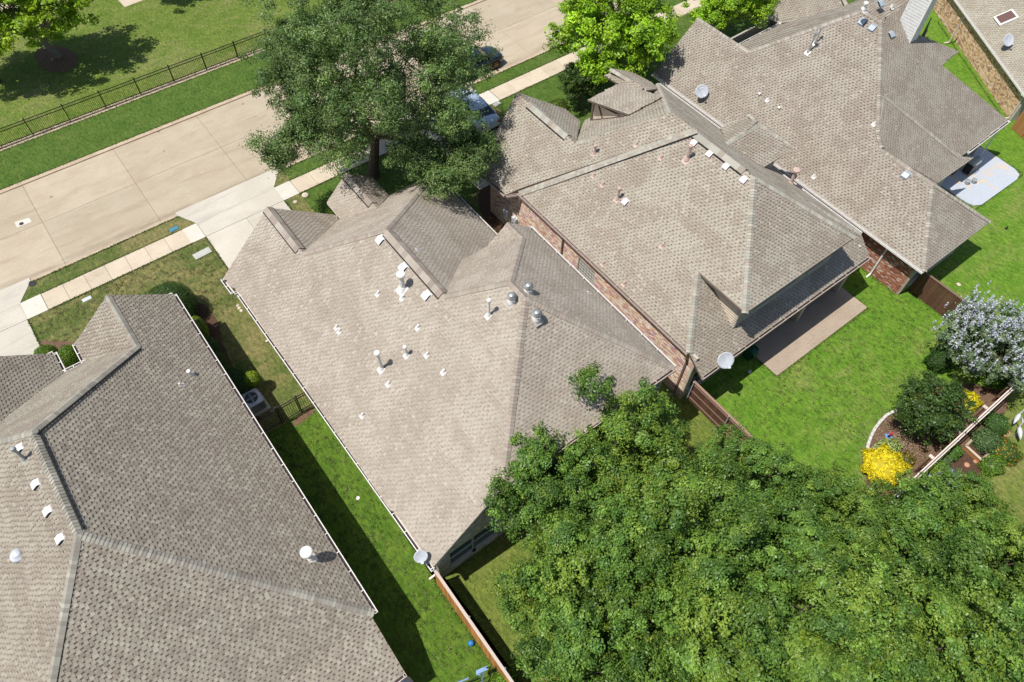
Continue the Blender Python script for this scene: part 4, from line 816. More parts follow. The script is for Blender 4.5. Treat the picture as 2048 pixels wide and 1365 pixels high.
b = MB(); b.add([v3(31.4, 15.9, 4.35), v3(31.4, 15.9, 5.35), v3(31.4, 17.7, 6.3), v3(31.4, 18.9, 5.5), v3(31.4, 18.9, 4.35)], [(0, 4, 3, 2, 1)]); b.add([v3(30.1, 15.9, 5.3), v3(31.4, 15.9, 5.3), v3(31.4, 15.9, 4.3)], [(0, 1, 2), (0, 2, 1)]); b.build('dormer_wall', 'siding_grey', C.root)
for (x_, y_, z_) in ((WX, 9.9, 3.6),):
    C.downspout(x_, y_, z_, (-1, 0), 'spout_brown')
q = onwall(1127.5, 478, 'x', WX); b = MB(); b.beam((WX - 0.06, q[1], 3.7), (WX - 0.06, q[1], 0.2), 0.08, 0.07, up=(1, 0, 0)); b.build('downspout', 'spout_brown', C.root)
onC, onCr, onCx, onCu = (lambda x, y: onp(x, y, 'x', 0.75, -10.31)), (lambda x, y: onp(x, y, 'x', -0.75, 27.93)), (lambda x, y: onp(x, y, 'x', 0.75, -10.13)), None
vent_pipe(C, onC(1235, 399), FL, 0.72, 0.065, 'vent_pink', cr=0.10); vent_pipe(C, onCx(1189, 308), FL, 0.52, 0.055, 'vent_pink', cr=0.10); vent_pipe(C, onC(1374, 320), FL, 0.85, 0.085, 'vent_pink', cr=0.11); vent_pipe(C, onCr(1581, 368) + v3(0, 0, 0), FR_, 1.0, 0.10, 'vent_pink', cr=0.21)
for q in ((1323, 316), (1188, 352), (1206, 370), (1325, 492), (1207, 528), (1249, 568)): vent_pipe(C, onC(*q), FL, 0.15, 0.05, 'vent_pink', cap=False)
vent_pipe(C, onCx(1273, 290), FL, 0.15, 0.04, 'vent_pink', cap=False)
for q in ((1389, 287), (1420, 309), (1453, 334), (1488, 361), (1251, 405)): box_vent(C, onC(*q), FL, 'vent_pale_pink', 0.35)
# electric meters at the foot of the brick wall
for i, (q, sz, lb) in enumerate((((1012, 428), (0.22, 0.40, 0.75), 'tall pale electric meter box nearest the street on the brick wall'), ((1029, 441), (0.20, 0.40, 0.42), 'small pale utility box low on the brick wall beside the taller meter box'))):
    p_ = onwall(*q, 'x', WX - 0.1); b = MB(); b.box((WX - 0.1, p_[1], max(p_[2], 0.6)), sz); b.lathe([(0.1, 0), (0.1, 0.1), (0.01, 0.12)], (WX - 0.16, p_[1], max(p_[2], 0.6) + sz[2] / 2 - 0.02), 12); b.beam((WX - 0.04, p_[1] - 0.32, 0.1), (WX - 0.04, p_[1] - 0.32, 1.6), 0.05, 0.05); tag(b.build('meter_box', 'metal_pale', bevel=0.01), lb, 'meter box')

# ------------------------------------------------------------------ house D, upper right
Dh = House('house', 'largest house at the upper right, brown-grey roof with a tall white-sided chimney', (41, 17, 0), 'D', 'fascia_cream')
a1, a2, a3, a4 = (37.30, 27.9, 5.47), (33.75, 27.7, 2.85), (33.75, 6.45, 2.85), (37.30, 23.4, 5.47)
tp, r2_, c1, c2, c3 = (41.6, 19.55, 8.65), (41.6, 18.2, 8.65), (36.93, 12.95, 5.20), (36.93, 9.45, 5.20), (40.05, 6.45, 2.85)
Dh.facet([a1, a2, a3, c2, c1, (37.3, 13.55, 5.47), r2_, tp, a4]); Dh.facet([a1, a4, (40.7, 26.45, 2.92), (40.7, 27.9, 2.92)])
m2, m1 = (45.3, 26.5, 2.92), (45.3, 27.9, 2.92)
mr = at(1697, 14, 5.9)
ztop = 9.4; TR, TR2 = onp(1790, -20, 'y', 0.75, -5.06), onp(1850, -20, 'y', 0.75, -5.06)
Dh.facet([a4, tp, v3(46.0, 19.4, 8.6), v3(49.5, 22.6, 6.2), mr, m2, (40.7, 26.45, 2.92)])
Dh.facet([m1, m2, mr, v3(49.6, 28.2, 6.1)]); Dh.facet([v3(49.6, 28.2, 6.1), mr, v3(49.5, 22.6, 6.2), v3(53.8, 24, 3), v3(53.8, 28.2, 3)])
st0, st1 = onp(1768, 192, 'y', 0.75, -4.5), onp(1895, 274, 'y', 0.75, -4.5); st1 = v3(42.6, 10.55, 3.42)
f1_, f2_, f3_ = onp(1882, 130, 'y', 0.75, -5.06), onp(1916, 103, 'y', 0.75, -5.06), onp(1836, 70, 'y', 0.75, -5.06)
Dh.facet([r2_, tp, v3(46.2, 20.2, 9.0), TR2]); Dh.facet([r2_, TR2, onp(1860, 20, 'y', 0.75, -5.06), f3_, f2_, f1_, (48.8, 10.78, 3.02), (44.0, 10.65, 2.93), v3(42.6, 10.65, 2.95), v3(38.8, 15.0, 6.2)])
Dh.facet([c1, (37.3, 13.55, 5.66), v3(38.85, 14.93, 6.70), st1, (43.69, 10.09, 3.07), (40.06, 10.06, 3.05), v3(38.4, 11.8, 4.35), (36.95, 12.9, 5.18)][:6] + [v3(37.2, 12.6, 4.95)])
Dh.facet([c2, a3, c3]); Dh.facet([c1, c2, c3, (40.05, 10.1, 2.85), (37.6, 12.9, 4.7)])
Dh.finish_roof()
Dh.capline(a4, tp); Dh.capline((37.3, 13.55, 5.6), v3(41.6, 18.2, 8.68)); Dh.capline(a3, c2); Dh.capline(c3, c2); Dh.capline(r2_, tp, 'ridge'); Dh.capline(c2, c1, 'ridge'); Dh.capline(a1, a4, 'ridge'); Dh.capline(st1, v3(38.85, 14.93, 6.70)); Dh.capline(v3(49.6, 28.2, 6.1), mr, 'ridge'); Dh.capline((37.0, 12.9, 5.25), (37.35, 13.6, 5.6))
Dh.finish_caps()
Dh.gutter(a2, a3, (-1, 0), GW); Dh.gutter((40.8, 26.48, 2.92), (45.2, 26.52, 2.92), (0, 1), GW); Dh.gutter(m1, m2, (-1, 0), GW); Dh.gutter((44.1, 10.65, 2.95), (48.8, 10.78, 3.02), (0, -1), GW)
Dh.wall((34.9, 27.4), (34.9, 6.9), (3.0, 3.0), 'mortar_tan', bricks=(BR_D, 0.5, 20.5, 0.02)) if False else Dh.wall((34.15, 27.4), (34.15, 6.9), (2.95, 2.95), 'mortar_tan', bricks=(BR_D, 0.5, 20.5, 0.02))
dop = [(0.5, 4.6, 0.7, 2.2)]
Dh.wall((34.15, 6.9), (39.6, 6.9), (2.7, 2.7), 'siding_grey', dop); Dh.window((34.15, 6.9), (39.6, 6.9), dop[0], 'siding_grey', 'glass_teal', 2, rail=False)
Dh.wall((39.6, 6.9), (39.6, 10.6), (2.7, 2.7)); Dh.wall((39.6, 10.6), (43.2, 10.6), (2.85, 2.85), 'siding_grey'); Dh.wall((43.2, 10.6), (44.4, 12.8), (2.85, 2.85), 'siding_white'); Dh.wall((44.4, 12.8), (48.4, 12.8), (2.85, 2.85), 'siding_grey'); Dh.wall((48.4, 11.2), (48.4, 20), (2.85, 2.85)); Dh.wall((53.4, 27.8), (34.15, 27.4), (2.8, 2.8), 'siding_grey'); Dh.wall((45.7, 27.8), (45.7, 26.1), (2.8, 2.8), 'siding_grey'); Dh.wall((45.7, 26.1), (41, 26.1), (2.8, 2.8), 'siding_grey')
b = MB(); b.box((45.6, 11.1, 1.4), (0.4, 0.4, 2.8)); b.build('porch_post', 'trim_brown', Dh.root)
q = onwall(1777, 494, 'x', 34.1); Dh.downspout(34.12, q[1], 2.75, (-1, 0), 'gutter_white')
Dh.downspout(48.5, 10.9, 2.7, (0, -1), 'gutter_white')
# chimney: white lapped siding
c0 = onp(1805, 66, 'y', 0.75, -5.06); c1_ = onp(1826, 83, 'y', 0.75, -5.06); cx_, cy_ = 43.42, 17.25; H_ = 4.6; zb_ = c0[2] - 1.6
ch = MB(); ch.box((cx_, cy_, zb_ + (H_ + 1.6) / 2), (0.62, 1.15, H_ + 1.6)); cho = ch.build('chimney', 'siding_white', Dh.root)
b = MB()
for i in range(34):
    z_ = zb_ + 0.3 + i * 0.172; b.box((cx_ - 0.31, cy_, z_), (0.022, 1.1, 0.012)); b.box((cx_, cy_ - 0.575, z_), (0.58, 0.022, 0.012))
b.build('siding_laps', 'metal_grey', cho)
b = MB(); b.box((cx_, cy_, zb_ + H_ + 1.6), (0.76, 1.3, 0.14))
for sx in (-1, 1):
    for sy in (-1, 1): b.box((cx_ + sx * 0.30, cy_ + sy * 0.565, zb_ + (H_ + 1.6) / 2), (0.07, 0.07, H_ + 1.6))
b.build('chimney_trim', 'siding_white', cho)
onD, onDr = (lambda x, y: onp(x, y, 'x', 0.74, -22.13)), (lambda x, y: onp(x, y, 'y', 0.75, -5.06))
FDr = frame_of('y', 0.75)
vent_pipe(Dh, onD(1616, 105), FL, 1.25, 0.06, 'metal_galv', cr=0.12, lean=0.06); vent_pipe(Dh, onD(1630, 87), FL, 0.95, 0.05, 'metal_galv', cr=0.09, lean=0.05); vent_pipe(Dh, onDr(1727, 19), FDr, 0.35, 0.08, 'vent_white', cr=0.14)
for q in ((1536, 200), (1749, 248), (1629, 353)): vent_pipe(Dh, onD(*q), FL, 0.2, 0.05, 'vent_white', cap=False)
for q in ((1520, 189), (1559, 217)): box_vent(Dh, onD(*q), FL, 'vent_white', 0.16)
for q in ((1725, 45), (1745, 57), (1812, 351)): box_vent(Dh, onD(*q), FL, 'vent_bluegrey', 0.42)
for q in ((1760, 8), (1781, 70)): box_vent(Dh, onDr(*q), FDr, 'vent_bluegrey', 0.42)
vent_pipe(Dh, onDr(1783, 15), FDr, 0.2, 0.05, 'vent_white', cap=False)

# ------------------------------------------------------------------ house E, upper right corner
E_ = House('house', 'house at the upper right corner with orange-tan brick wall, skylight and beige roof', (66, 20, 0), 'E', 'fascia_brown')
wd = v3(53.8 - 61.62, 11.87 - 23.8, 0); wd /= np.linalg.norm(wd); wn = v3(wd[1], -wd[0], 0); w0 = v3(61.62, 23.8, 0) - wd * 9
eL_, eR_ = w0 + wn * 0.16, w0 + wd * 24.3 + wn * 0.16; zE = 2.18
top_ = lambda p: p - wn * 8.0 + v3(0, 0, 4.6)
E_.facet([eL_ + (0, 0, zE), eR_ + (0, 0, zE), top_(eR_) + (0, 0, zE), top_(eL_) + (0, 0, zE)]); E_.facet([top_(eL_) + (0, 0, zE), top_(eR_) + (0, 0, zE), eR_ - wn * 16 + (0, 0, zE), eL_ - wn * 16 + (0, 0, zE)])
E_.finish_roof(); E_.gutter(eL_ + (0, 0, zE), eR_ + (0, 0, zE), tuple(wn[:2]), GW)
E_.wall(w0[:2], (w0 + wd * 23.4)[:2], (2.08, 2.08), 'mortar_tan', bricks=(BR_E, 3.0, 23.3, 0.02))
we = w0 + wd * 23.4; E_.wall(we[:2], (we - wn * 14)[:2], (2.05, 2.05), 'mortar_tan')
q = at(1897, 88); E_.downspout(q[0] + 0.05, q[1], 2.1, tuple(wn[:2]), 'fascia_cream'); q = w0 + wd * 23.2; E_.downspout(q[0], q[1], 2.05, tuple(wn[:2]), 'fascia_cream')
nE = np.cross(wd, -wn * 8 + v3(0, 0, 4.6)); nE /= np.linalg.norm(nE); nE = nE * np.sign(nE[2]); upE = np.cross(nE, wd); upE = upE * np.sign(upE[2])
def onE(px, py):
    o = eL_ + (0, 0, zE); d = RC.T @ np.array([px - CX, CY - py, -FPX]); c = v3(0, 0, CAM_H); return c + d * (((o - c) @ nE) / (d @ nE))
p_ = onE(2012, 38); b = MB(); b.box(p_ + nE * 0.08, (1.05, 1.25, 0.18), ax=(wd, upE, nE)); o = b.build('skylight', 'siding_white', E_.root, bevel=0.02); b = MB(); b.box(p_ + nE * 0.175, (0.82, 1.0, 0.03), ax=(wd, upE, nE)); b.build('pane', 'skylight_glass', o)
dish('satellite_dish', onE(2012, 92) + v3(-0.3, 0, 0.55), onE(2012, 92), (-0.3, -0.75, 0.75), 0.46, 'light grey satellite dish below the skylight at the right edge')
dish('satellite_dish', onD(1401, 200) + v3(-0.05, 0.05, 0.62), onD(1401, 200), (-0.35, -0.75, 0.75), 0.45, 'grey satellite dish with white lettering on the largest roof', txt=True)
dish('satellite_dish', v3(20.32, 8.70, 3.55), v3(20.35, 9.0, 3.12), (-0.3, -0.75, 0.85), 0.44, 'large white satellite dish at the rear gutter of the two-storey house')
dish('satellite_dish', v3(3.40, 9.5, 3.45), v3(3.55, 9.25, 3.0), (-0.25, -0.7, 0.85), 0.29, 'small white satellite dish at the rear left corner of the central roof')

# ================================================================== FENCES
def iron_fence(p, q, label, h=1.25, seg=2.42, picket=0.115, mat='iron_black', cap_posts=None):
    p, q = np.array(p, float), np.array(q, float); d = (q - p) / np.linalg.norm(q - p); Ln = np.linalg.norm(q - p); t = empty('iron_fence', p, label=label, category='fence')
    n = max(1, int(round(Ln / seg))); pm = None; km = None
    for i in range(n + 1):
        c = p + d * Ln * i / n
        if pm is None:
            b = MB(); b.box((c[0], c[1], h / 2 + 0.05), (0.065, 0.065, h + 0.1)); b.box((c[0], c[1], h + 0.11), (0.09, 0.09, 0.03)); pm = b.build('post', mat, t)
        else: o = pm.copy(); COL.objects.link(o); o.location = Vector((c - p).tolist())
    for z in (0.14, h - 0.2, h):
        b = MB(); b.beam((*p[:2], z), (*q[:2], z), 0.035, 0.04); b.build('rail', mat, t)
    k_ = int(Ln / picket); rest = MB()
    for i in range(1, k_):
        c = p + d * i * picket
        if i <= 300:
            if km is None: b = MB(); b.box((c[0], c[1], h / 2 + 0.04), (0.018, 0.018, h - 0.02)); km = b.build('picket', mat, t); k0 = c
            else: o = km.copy(); COL.objects.link(o); o.location = Vector((c - k0).tolist())
        else: rest.box((c[0], c[1], h / 2 + 0.04), (0.018, 0.018, h - 0.02))
    if rest.v: tag(rest.build('pickets', mat, t), kind='stuff')
    return t
iron_fence((-10.9, 49.36, 0), (25.4, 49.36, 0), 'long black iron fence along the far side of the street in front of the park')
iron_fence((25.6, 49.36, 0), (58, 49.36, 0), 'black iron fence continuing along the park beyond the large oak')
g = iron_fence((0.45, 20.42, 0), (1.95, 20.42, 0), 'short bronze iron fence panel beside the air conditioner', 1.45, 1.5)
g = iron_fence((3.05, 20.42, 0), (3.88, 20.42, 0), 'narrow iron fence panel against the central house wall', 1.45, 0.8)
gt_ = empty('iron_gate', (2.0, 20.42, 0), label='iron garden gate across the side yard between the two houses', category='gate')
for x_ in (2.05, 2.97): b = MB(); b.box((x_, 20.42, 0.78), (0.05, 0.05, 1.4)); b.build('stile', 'iron_black', gt_)
for z_ in (0.14, 1.25, 1.45): b = MB(); b.beam((2.05, 20.42, z_), (2.97, 20.42, z_), 0.035, 0.04); b.build('rail', 'iron_black', gt_)
for i in range(7): b = MB(); b.box((2.16 + i * 0.115, 20.42, 0.75), (0.018, 0.018, 1.3)); b.build('picket', 'iron_black', gt_)
iron_fence((52.2, 19.2, 0), (56.9, 21.4, 0), 'black iron fence between the chimney house and the orange brick wall', 1.6, 1.5, 0.2)
def board_fence(p, q, label, h, mat, side, railmat, rail_side, bw=0.14, posts='metal_galv', zc=None, cap=True):
    """vertical boards each a part; side = outward normal of the board face, rails on the other"""
    p, q = np.array(p, float), np.array(q, float); d = (q - p) / np.linalg.norm(q - p); Ln = np.linalg.norm(q - p); t = empty('wood_fence', p, label=label, category='fence'); nrm = v3(*side, 0); proto = []
    n = int(Ln / bw)
    for i in range(n):
        c = p + d * (i + 0.5) * bw
        if len(proto) < 4:
            b = MB(); hh = h - 0.02 * (i % 3) - 0.01; b.box((c[0], c[1], hh / 2 + 0.03), (bw - 0.008, 0.018, hh), ax=(d, nrm, v3(0, 0, 1))); o = b.build('board', mat, t); proto.append((o, c))
        else:
            o0, c0 = proto[rng.integers(0, 4)]; o = o0.copy(); COL.objects.link(o); o.location = Vector((c - c0 + nrm * rng.uniform(-0.004, 0.004)).tolist())
    for z in (0.3, h * 0.52, h - 0.22):
        b = MB(); b.beam(p + nrm * -0.035 + (0, 0, z), q + nrm * -0.035 + (0, 0, z), 0.04, 0.09); b.build('rail', railmat, t)
    if cap:
        b = MB(); b.beam(p + nrm * -0.03 + (0, 0, h + 0.015), q + nrm * -0.03 + (0, 0, h + 0.015), 0.13, 0.03); b.build('top_rail', railmat, t)
    m_ = max(1, int(round(Ln / 2.4)))
    for i in range(m_ + 1):
        c = p + d * min(max(Ln * i / m_, 0.06), Ln - 0.06) - nrm * 0.10; b = MB(); b.tube([c, c + (0, 0, h + 0.05)], 0.035, 8); b.lathe([(0.05, 0), (0.05, 0.04), (0.01, 0.07)], c + (0, 0, h + 0.05), 8); b.build('post', posts, t)
    return t
board_fence((3.70, 9.15, 0), (3.66, -3.0, 0), 'orange cedar fence running down from the rear corner of the central house', 1.83, 'cedar', (-1, 0), 'rail_pale', 1)
board_fence((19.42, 9.3, 0), (19.42, -0.5, 0), 'dark brown board fence with horizontal rails at the brick house rear corner', 1.7, 'stained_wood', (1, 0), 'rail_brown', 1, posts='metal_grey')
board_fence((34.95, 6.8, 0), (34.95, -0.4, 0), 'dark brown board fence running from red brick wall to the flowering tree', 1.75, 'stained_wood', (-1, 0), 'rail_brown', 1)
fe0 = v3(53.1, 11.3, 0); board_fence(fe0, fe0 + v3(-3.2, -10.0, 0), 'brown board fence behind the blue-grey patio at the right edge', 1.75, 'stain_orange_wood', (-0.952, 0.305), 'grey_wood', 1)
rf = board_fence((19.5, -0.55, 0), (34.9, -0.55, 0), 'weathered fence with double grey top rails behind the mulch bed', 1.75, 'stained_wood', (0, 1), 'grey_wood', 1, cap=False)
for off in (-0.09, 0.01): b = MB(); b.beam((19.5, -0.55 + off, 1.80), (34.9, -0.55 + off, 1.80), 0.06, 0.035); b.build('top_rail', 'rail_pale', rf)
for i in range(7):
    x_ = 21.0 + i * 2.25; b = MB(); b.box((x_, -0.40, 0.8), (0.10, 0.09, 1.6)); b.build('post', 'stained_wood', rf); b = MB(); b.box((x_, -0.38, 1.70), (0.16, 0.22, 0.06)); b.box((x_, -0.36, 1.75), (0.06, 0.10, 0.05)); b.build('bracket', 'rail_pale', rf)

# ================================================================== PLANTS
def leaf_quads(P, nrm, l, w, cols):
    n = len(P); nrm = nrm / np.linalg.norm(nrm, axis=1, keepdims=True); r_ = rng.normal(size=(n, 3)); t_ = np.cross(nrm, r_); t_ /= np.linalg.norm(t_, axis=1, keepdims=True); b_ = np.cross(nrm, t_)
    l = np.broadcast_to(l, (n,))[:, None] / 2; w = np.broadcast_to(w, (n,))[:, None] / 2
    fold = nrm * (w * 0.35)
    return np.stack([P + t_ * l, P + b_ * w + fold, P - t_ * l, P - b_ * w + fold], 1), cols
def crown_data(rx, ry, rz, nclump, per, cr, l, w, pal, yellow=0.0, shell=0.5, seed=0, flat=0.7, spike=0.0, low=-0.75, lobes=0.22, yel=(0.20, 0.25, 0.02), extra=(), nb=None, br=0.30):
    """leaves gathered in twig clumps, the clumps in boughs, the boughs over an uneven crown with gaps between them; centred on the origin"""
    g = np.random.default_rng(seed); pal = np.array(pal); nb = nb or max(10, nclump // 9); A_ = np.array([rx, ry, rz])
    # boughs spread evenly over the ellipsoid (golden spiral, jittered)
    i_ = np.arange(int(nb * 1.25)); zz = 1 - 2 * (i_ + 0.5) / len(i_); th = i_ * 2.39996 + g.normal(0, 0.25, len(i_)); D = np.c_[np.sqrt(1 - zz ** 2) * np.cos(th), np.sqrt(1 - zz ** 2) * np.sin(th), zz] + g.normal(0, 0.10, (len(i_), 3))
    D = D[D[:, 2] > low]; R_ = 1 + lobes * g.normal(0, 0.55, len(D)).clip(-1.3, 1.1); Bc = D * (R_ * (1 - br))[:, None] * A_; Br = br * A_.mean() * g.uniform(0.8, 1.35, len(Bc))
    inn = g.normal(size=(len(Bc) // 5, 3)) * 0.30 * A_; Bc = np.r_[Bc, inn]; Br = np.r_[Br, np.full(len(inn), br * A_.mean())]
    for (ex, ey, ez, er) in extra:
        m_ = 7; dd = g.normal(size=(m_, 3)); dd /= np.linalg.norm(dd, axis=1, keepdims=True); Bc = np.r_[Bc, np.array([[ex, ey, ez]]) + dd * er * 0.6]; Br = np.r_[Br, np.full(m_, er * 0.5)]
    k_ = g.integers(0, len(Bc), nclump); k_[:len(Bc)] = np.arange(min(len(Bc), nclump)); d2 = g.normal(size=(nclump, 3)) + (0, 0, 0.45); d2 /= np.linalg.norm(d2, axis=1, keepdims=True)
    C_ = Bc[k_] + d2 * (Br[k_] * (0.35 + 0.65 * g.random(nclump) ** 0.5))[:, None] * np.array([1, 1, 0.85]); btone = g.uniform(0.80, 1.22, len(Bc))[k_]; byel = (g.random(len(Bc)) < 0.45)[k_]
    crs = cr * 0.62 * g.uniform(0.6, 1.4, nclump); n = nclump * per; ci = np.repeat(np.arange(nclump), per)
    dd = g.normal(size=(n, 3)); dd /= np.linalg.norm(dd, axis=1, keepdims=True); rr_ = g.random(n) ** 0.5 * (1 + spike * (g.random(n) > 0.9) * g.random(n) * 2)
    P = C_[ci] + dd * (rr_ * crs[ci])[:, None] * np.array([1, 1, flat]); out = (C_ - Bc[k_]); out /= np.linalg.norm(out, axis=1, keepdims=True) + 1e-6
    nr = dd * 0.55 + out[ci] * 0.6 + g.normal(size=(n, 3)) * 0.5 + (0, 0, 0.45)
    base = pal[g.integers(0, len(pal), nclump)][ci]; col = base * g.uniform(0.74, 1.3, n)[:, None] * (btone * g.uniform(0.85, 1.18, nclump))[ci][:, None]
    if yellow > 0:
        cy_ = (g.random(nclump) < yellow * 2.2 * byel); ym = cy_[ci] & (g.random(n) < 0.55); col[ym] = col[ym] * 0.45 + np.array(yel) * g.uniform(0.5, 0.95, (ym.sum(), 1))
    global rng; keep = rng; rng = g; q, col = leaf_quads(P, nr, l * g.uniform(0.7, 1.3, n), w * g.uniform(0.7, 1.3, n), col); rng = keep
    return q, col, C_
def crown_mesh(name, **kw):
    q, c, C_ = crown_data(**kw); return qmesh_data(name, q, c, 'leaf'), C_
def limb_tree(root, base, cc, C_, r0, mat, nlimb=9, scale=1.0):
    b = MB(); base = np.array(base, float); cc = np.array(cc, float); fork = base + (cc - base) * 0.42; g = np.random.default_rng(int(abs(base[0] * 97 + base[1] * 31)) + 3)
    b.tube([base - (0, 0, 0.1), base + (cc - base) * 0.05, base + (cc - base) * 0.22 + g.normal(0, 0.05, 3), fork], [r0 * 1.45, r0 * 1.05, r0 * 0.9, r0 * 0.75], 10); b.build('trunk', mat, root)
    l = MB(); idx = g.choice(len(C_), size=min(nlimb * 4, len(C_)), replace=False)
    for j, i in enumerate(idx[:nlimb]):
        e_ = cc + C_[i] * 0.85 * scale; m_ = fork + (e_ - fork) * 0.45 + g.normal(0, 0.15, 3) + (0, 0, -0.2); l.tube([fork - (0, 0, 0.1), m_, e_], [r0 * 0.55, r0 * 0.3, r0 * 0.07], 7)
        for k_ in range(3):
            e2 = cc + C_[idx[nlimb + (j * 3 + k_) % (len(idx) - nlimb)]] * 0.95 * scale; l.tube([m_ + (e_ - m_) * 0.3 * k_, m_ * 0.5 + e2 * 0.5 + g.normal(0, 0.15, 3), e2], [r0 * 0.22, r0 * 0.12, r0 * 0.03], 5)
    l.build('limbs', mat, root)
def tree(name, base, cc, mesh, C_, r0, label, group=None, mat='bark', rz=0.0, sc=(1, 1, 1), nlimb=9, cat='tree'):
    t = empty(name, (base[0], base[1], 0), label=label, category=cat, group=group)
    o = link(bpy.data.objects.new('crown', mesh), t); o.location = (cc[0] - base[0], cc[1] - base[1], cc[2]); o.rotation_euler = (0, 0, rz); o.scale = sc
    ca, sa = math.cos(rz), math.sin(rz); Rz = np.array([[ca, -sa, 0], [sa, ca, 0], [0, 0, 1]]); C2 = (C_ * np.array(sc)) @ Rz.T
    limb_tree(t, (base[0], base[1], 0), cc, C2, r0, mat, nlimb); return t
OAK = [(0.125, 0.205, 0.055), (0.155, 0.240, 0.065), (0.100, 0.175, 0.046), (0.185, 0.265, 0.075)]
OAK2 = [(0.125, 0.230, 0.036), (0.165, 0.280, 0.042), (0.095, 0.190, 0.034), (0.205, 0.315, 0.050)]
BRT = [(0.24, 0.42, 0.020), (0.30, 0.50, 0.024), (0.20, 0.36, 0.020), (0.35, 0.54, 0.028)]
oc = at(757, 138, 8.0); lo1 = at(905, 345, 5.2) - oc; lo2 = at(560, 285, 5.5) - oc; lo3 = at(830, 330, 5.0) - oc; lo4 = at(880, 130, 6.0) - oc; lo5 = at(925, 235, 6.0) - oc; lo6 = at(945, 300, 5.0) - oc; lo7 = at(580, 195, 6.5) - oc; lo8 = at(600, 90, 8.0) - oc; lo9 = at(640, 262, 5.6) - oc
me, C_ = crown_mesh('oak_crown', rx=5.85, ry=5.85, rz=5.7, nclump=2450, per=96, cr=0.72, l=0.12, w=0.066, pal=OAK, yellow=0.02, seed=5, spike=0.6, low=-0.75, lobes=0.16, nb=75, br=0.24, extra=((*lo1, 1.9), (*lo2, 1.5), (*lo3, 1.7), (*lo4, 1.7), (*lo5, 1.9), (*lo6, 1.6), (*lo7, 1.9), (*lo8, 1.9), (*lo9, 1.8)))
tree('oak_tree', (14.9, 33.1), tuple(oc), me, C_, 0.34, 'huge dark green oak tree standing between the street and the central house')
# low boughs reaching towards the wall of the two-storey house are part of the oak
canopy = []
for i, sd in enumerate((21, 22, 23)):
    canopy.append(crown_mesh('oak_crown', rx=2.55, ry=2.55, rz=3.1, nclump=520, per=100, cr=0.42, l=0.108, w=0.06, pal=OAK2 if i else OAK2[:3], yellow=(0.10, 0.20, 0.32)[i], shell=0.35, seed=sd, spike=0.6, low=-0.6, lobes=0.26, nb=30, br=0.27))
CT = [((1085, 975), 4.8, 0.92, 0, 'oak tree of the rear row nearest the gable windows, overlapping the tan roof edge'), ((1250, 885), 4.6, 1.05, 1, 'rounded oak tree covering the rear eave of the central house'),
      ((1130, 1170), 4.6, 1.0, 2, 'yellow-green oak tree beside the narrow lawn right of the cedar fence'), ((1325, 1055), 5.4, 1.12, 1, 'oak tree in the middle of the row, behind the eave-covering oak'),
      ((1480, 980), 4.2, 0.95, 0, 'oak tree at the end of the dark brown fence with rails'), ((1540, 1120), 4.9, 1.08, 0, 'dark oak tree below the tree at the brown fence end'),
      ((1390, 1255), 5.0, 1.12, 2, 'yellow-tinged oak tree at the bottom edge, centre of the grove'), ((1645, 1035), 3.9, 0.9, 1, 'smaller oak tree left of the bright yellow bush'),
      ((1640, 1240), 5.0, 1.1, 2, 'oak tree at the bottom edge right of the centre of the grove'), ((1810, 1100), 4.3, 1.02, 0, 'oak tree directly below the corner of the mulch bed'),
      ((1905, 1035), 3.4, 0.85, 1, 'low oak tree below the wooden planter box'), ((2000, 1130), 4.2, 0.95, 2, 'oak tree at the right edge below the open rear lawn'),
      ((1880, 1280), 4.8, 1.1, 1, 'oak tree in the bottom right corner of the photograph'), ((1180, 1330), 4.6, 1.05, 0, 'oak tree at the bottom edge nearest the cedar fence'), ((2075, 1300), 4.6, 1.1, 2, 'oak tree cut off by the lower right frame edge'),
      ((1440, 1400), 4.6, 1.05, 1, 'oak tree cut off by the bottom frame edge under the yellow-tinged oak'), ((1720, 1400), 4.6, 1.05, 0, 'oak tree cut off by the bottom frame edge near the right corner'), ((1700, 1130), 4.2, 0.85, 2, 'oak tree squeezed between the dark oak and the bed-corner oak'), ((1230, 1120), 5.2, 0.95, 0, 'dense oak tree hidden in the hollow behind the yellow-green oak')]
for i, (q, z, s_, vi, lb) in enumerate(CT):
    c = at(*q, z); tree('oak_tree', (c[0] + rnd.uniform(-.3, .3), c[1] + rnd.uniform(-.3, .3)), c, canopy[vi][0], canopy[vi][1], 0.16, lb, 'row of oak trees behind the houses', rz=rnd.uniform(0, 6.28), sc=(s_, s_, s_ * rnd.uniform(0.95, 1.15)), nlimb=7)
bm, bc = crown_mesh('bright_crown', rx=3.5, ry=3.5, rz=3.1, nclump=620, per=80, cr=0.60, l=0.17, w=0.09, pal=BRT, yellow=0.0, shell=0.4, seed=31, spike=0.3, flat=0.62, lobes=0.2, nb=44, br=0.27)
c = at(1222, 48, 5.0); tree('shade_tree', (c[0] + 0.3, c[1] + 0.5), c, bm, bc, 0.2, 'large bright lime-green tree in the front yard of the two-storey house', rz=0.4, sc=(1.26, 1.2, 1.15))
c = at(1462, -8, 4.0); tree('shade_tree', (c[0] + 0.2, c[1] + 0.4), c, bm, bc, 0.16, 'smaller lime-green tree cut off by the top edge beside the largest roof', rz=2.4, sc=(0.92, 0.88, 0.85))
c = at(1370, -55, 3.8); tree('shade_tree', (c[0], c[1] + 0.4), c, bm, bc, 0.14, 'lime-green tree half out of frame between two others at the top', rz=4.0, sc=(0.6, 0.6, 0.7)) if False else None
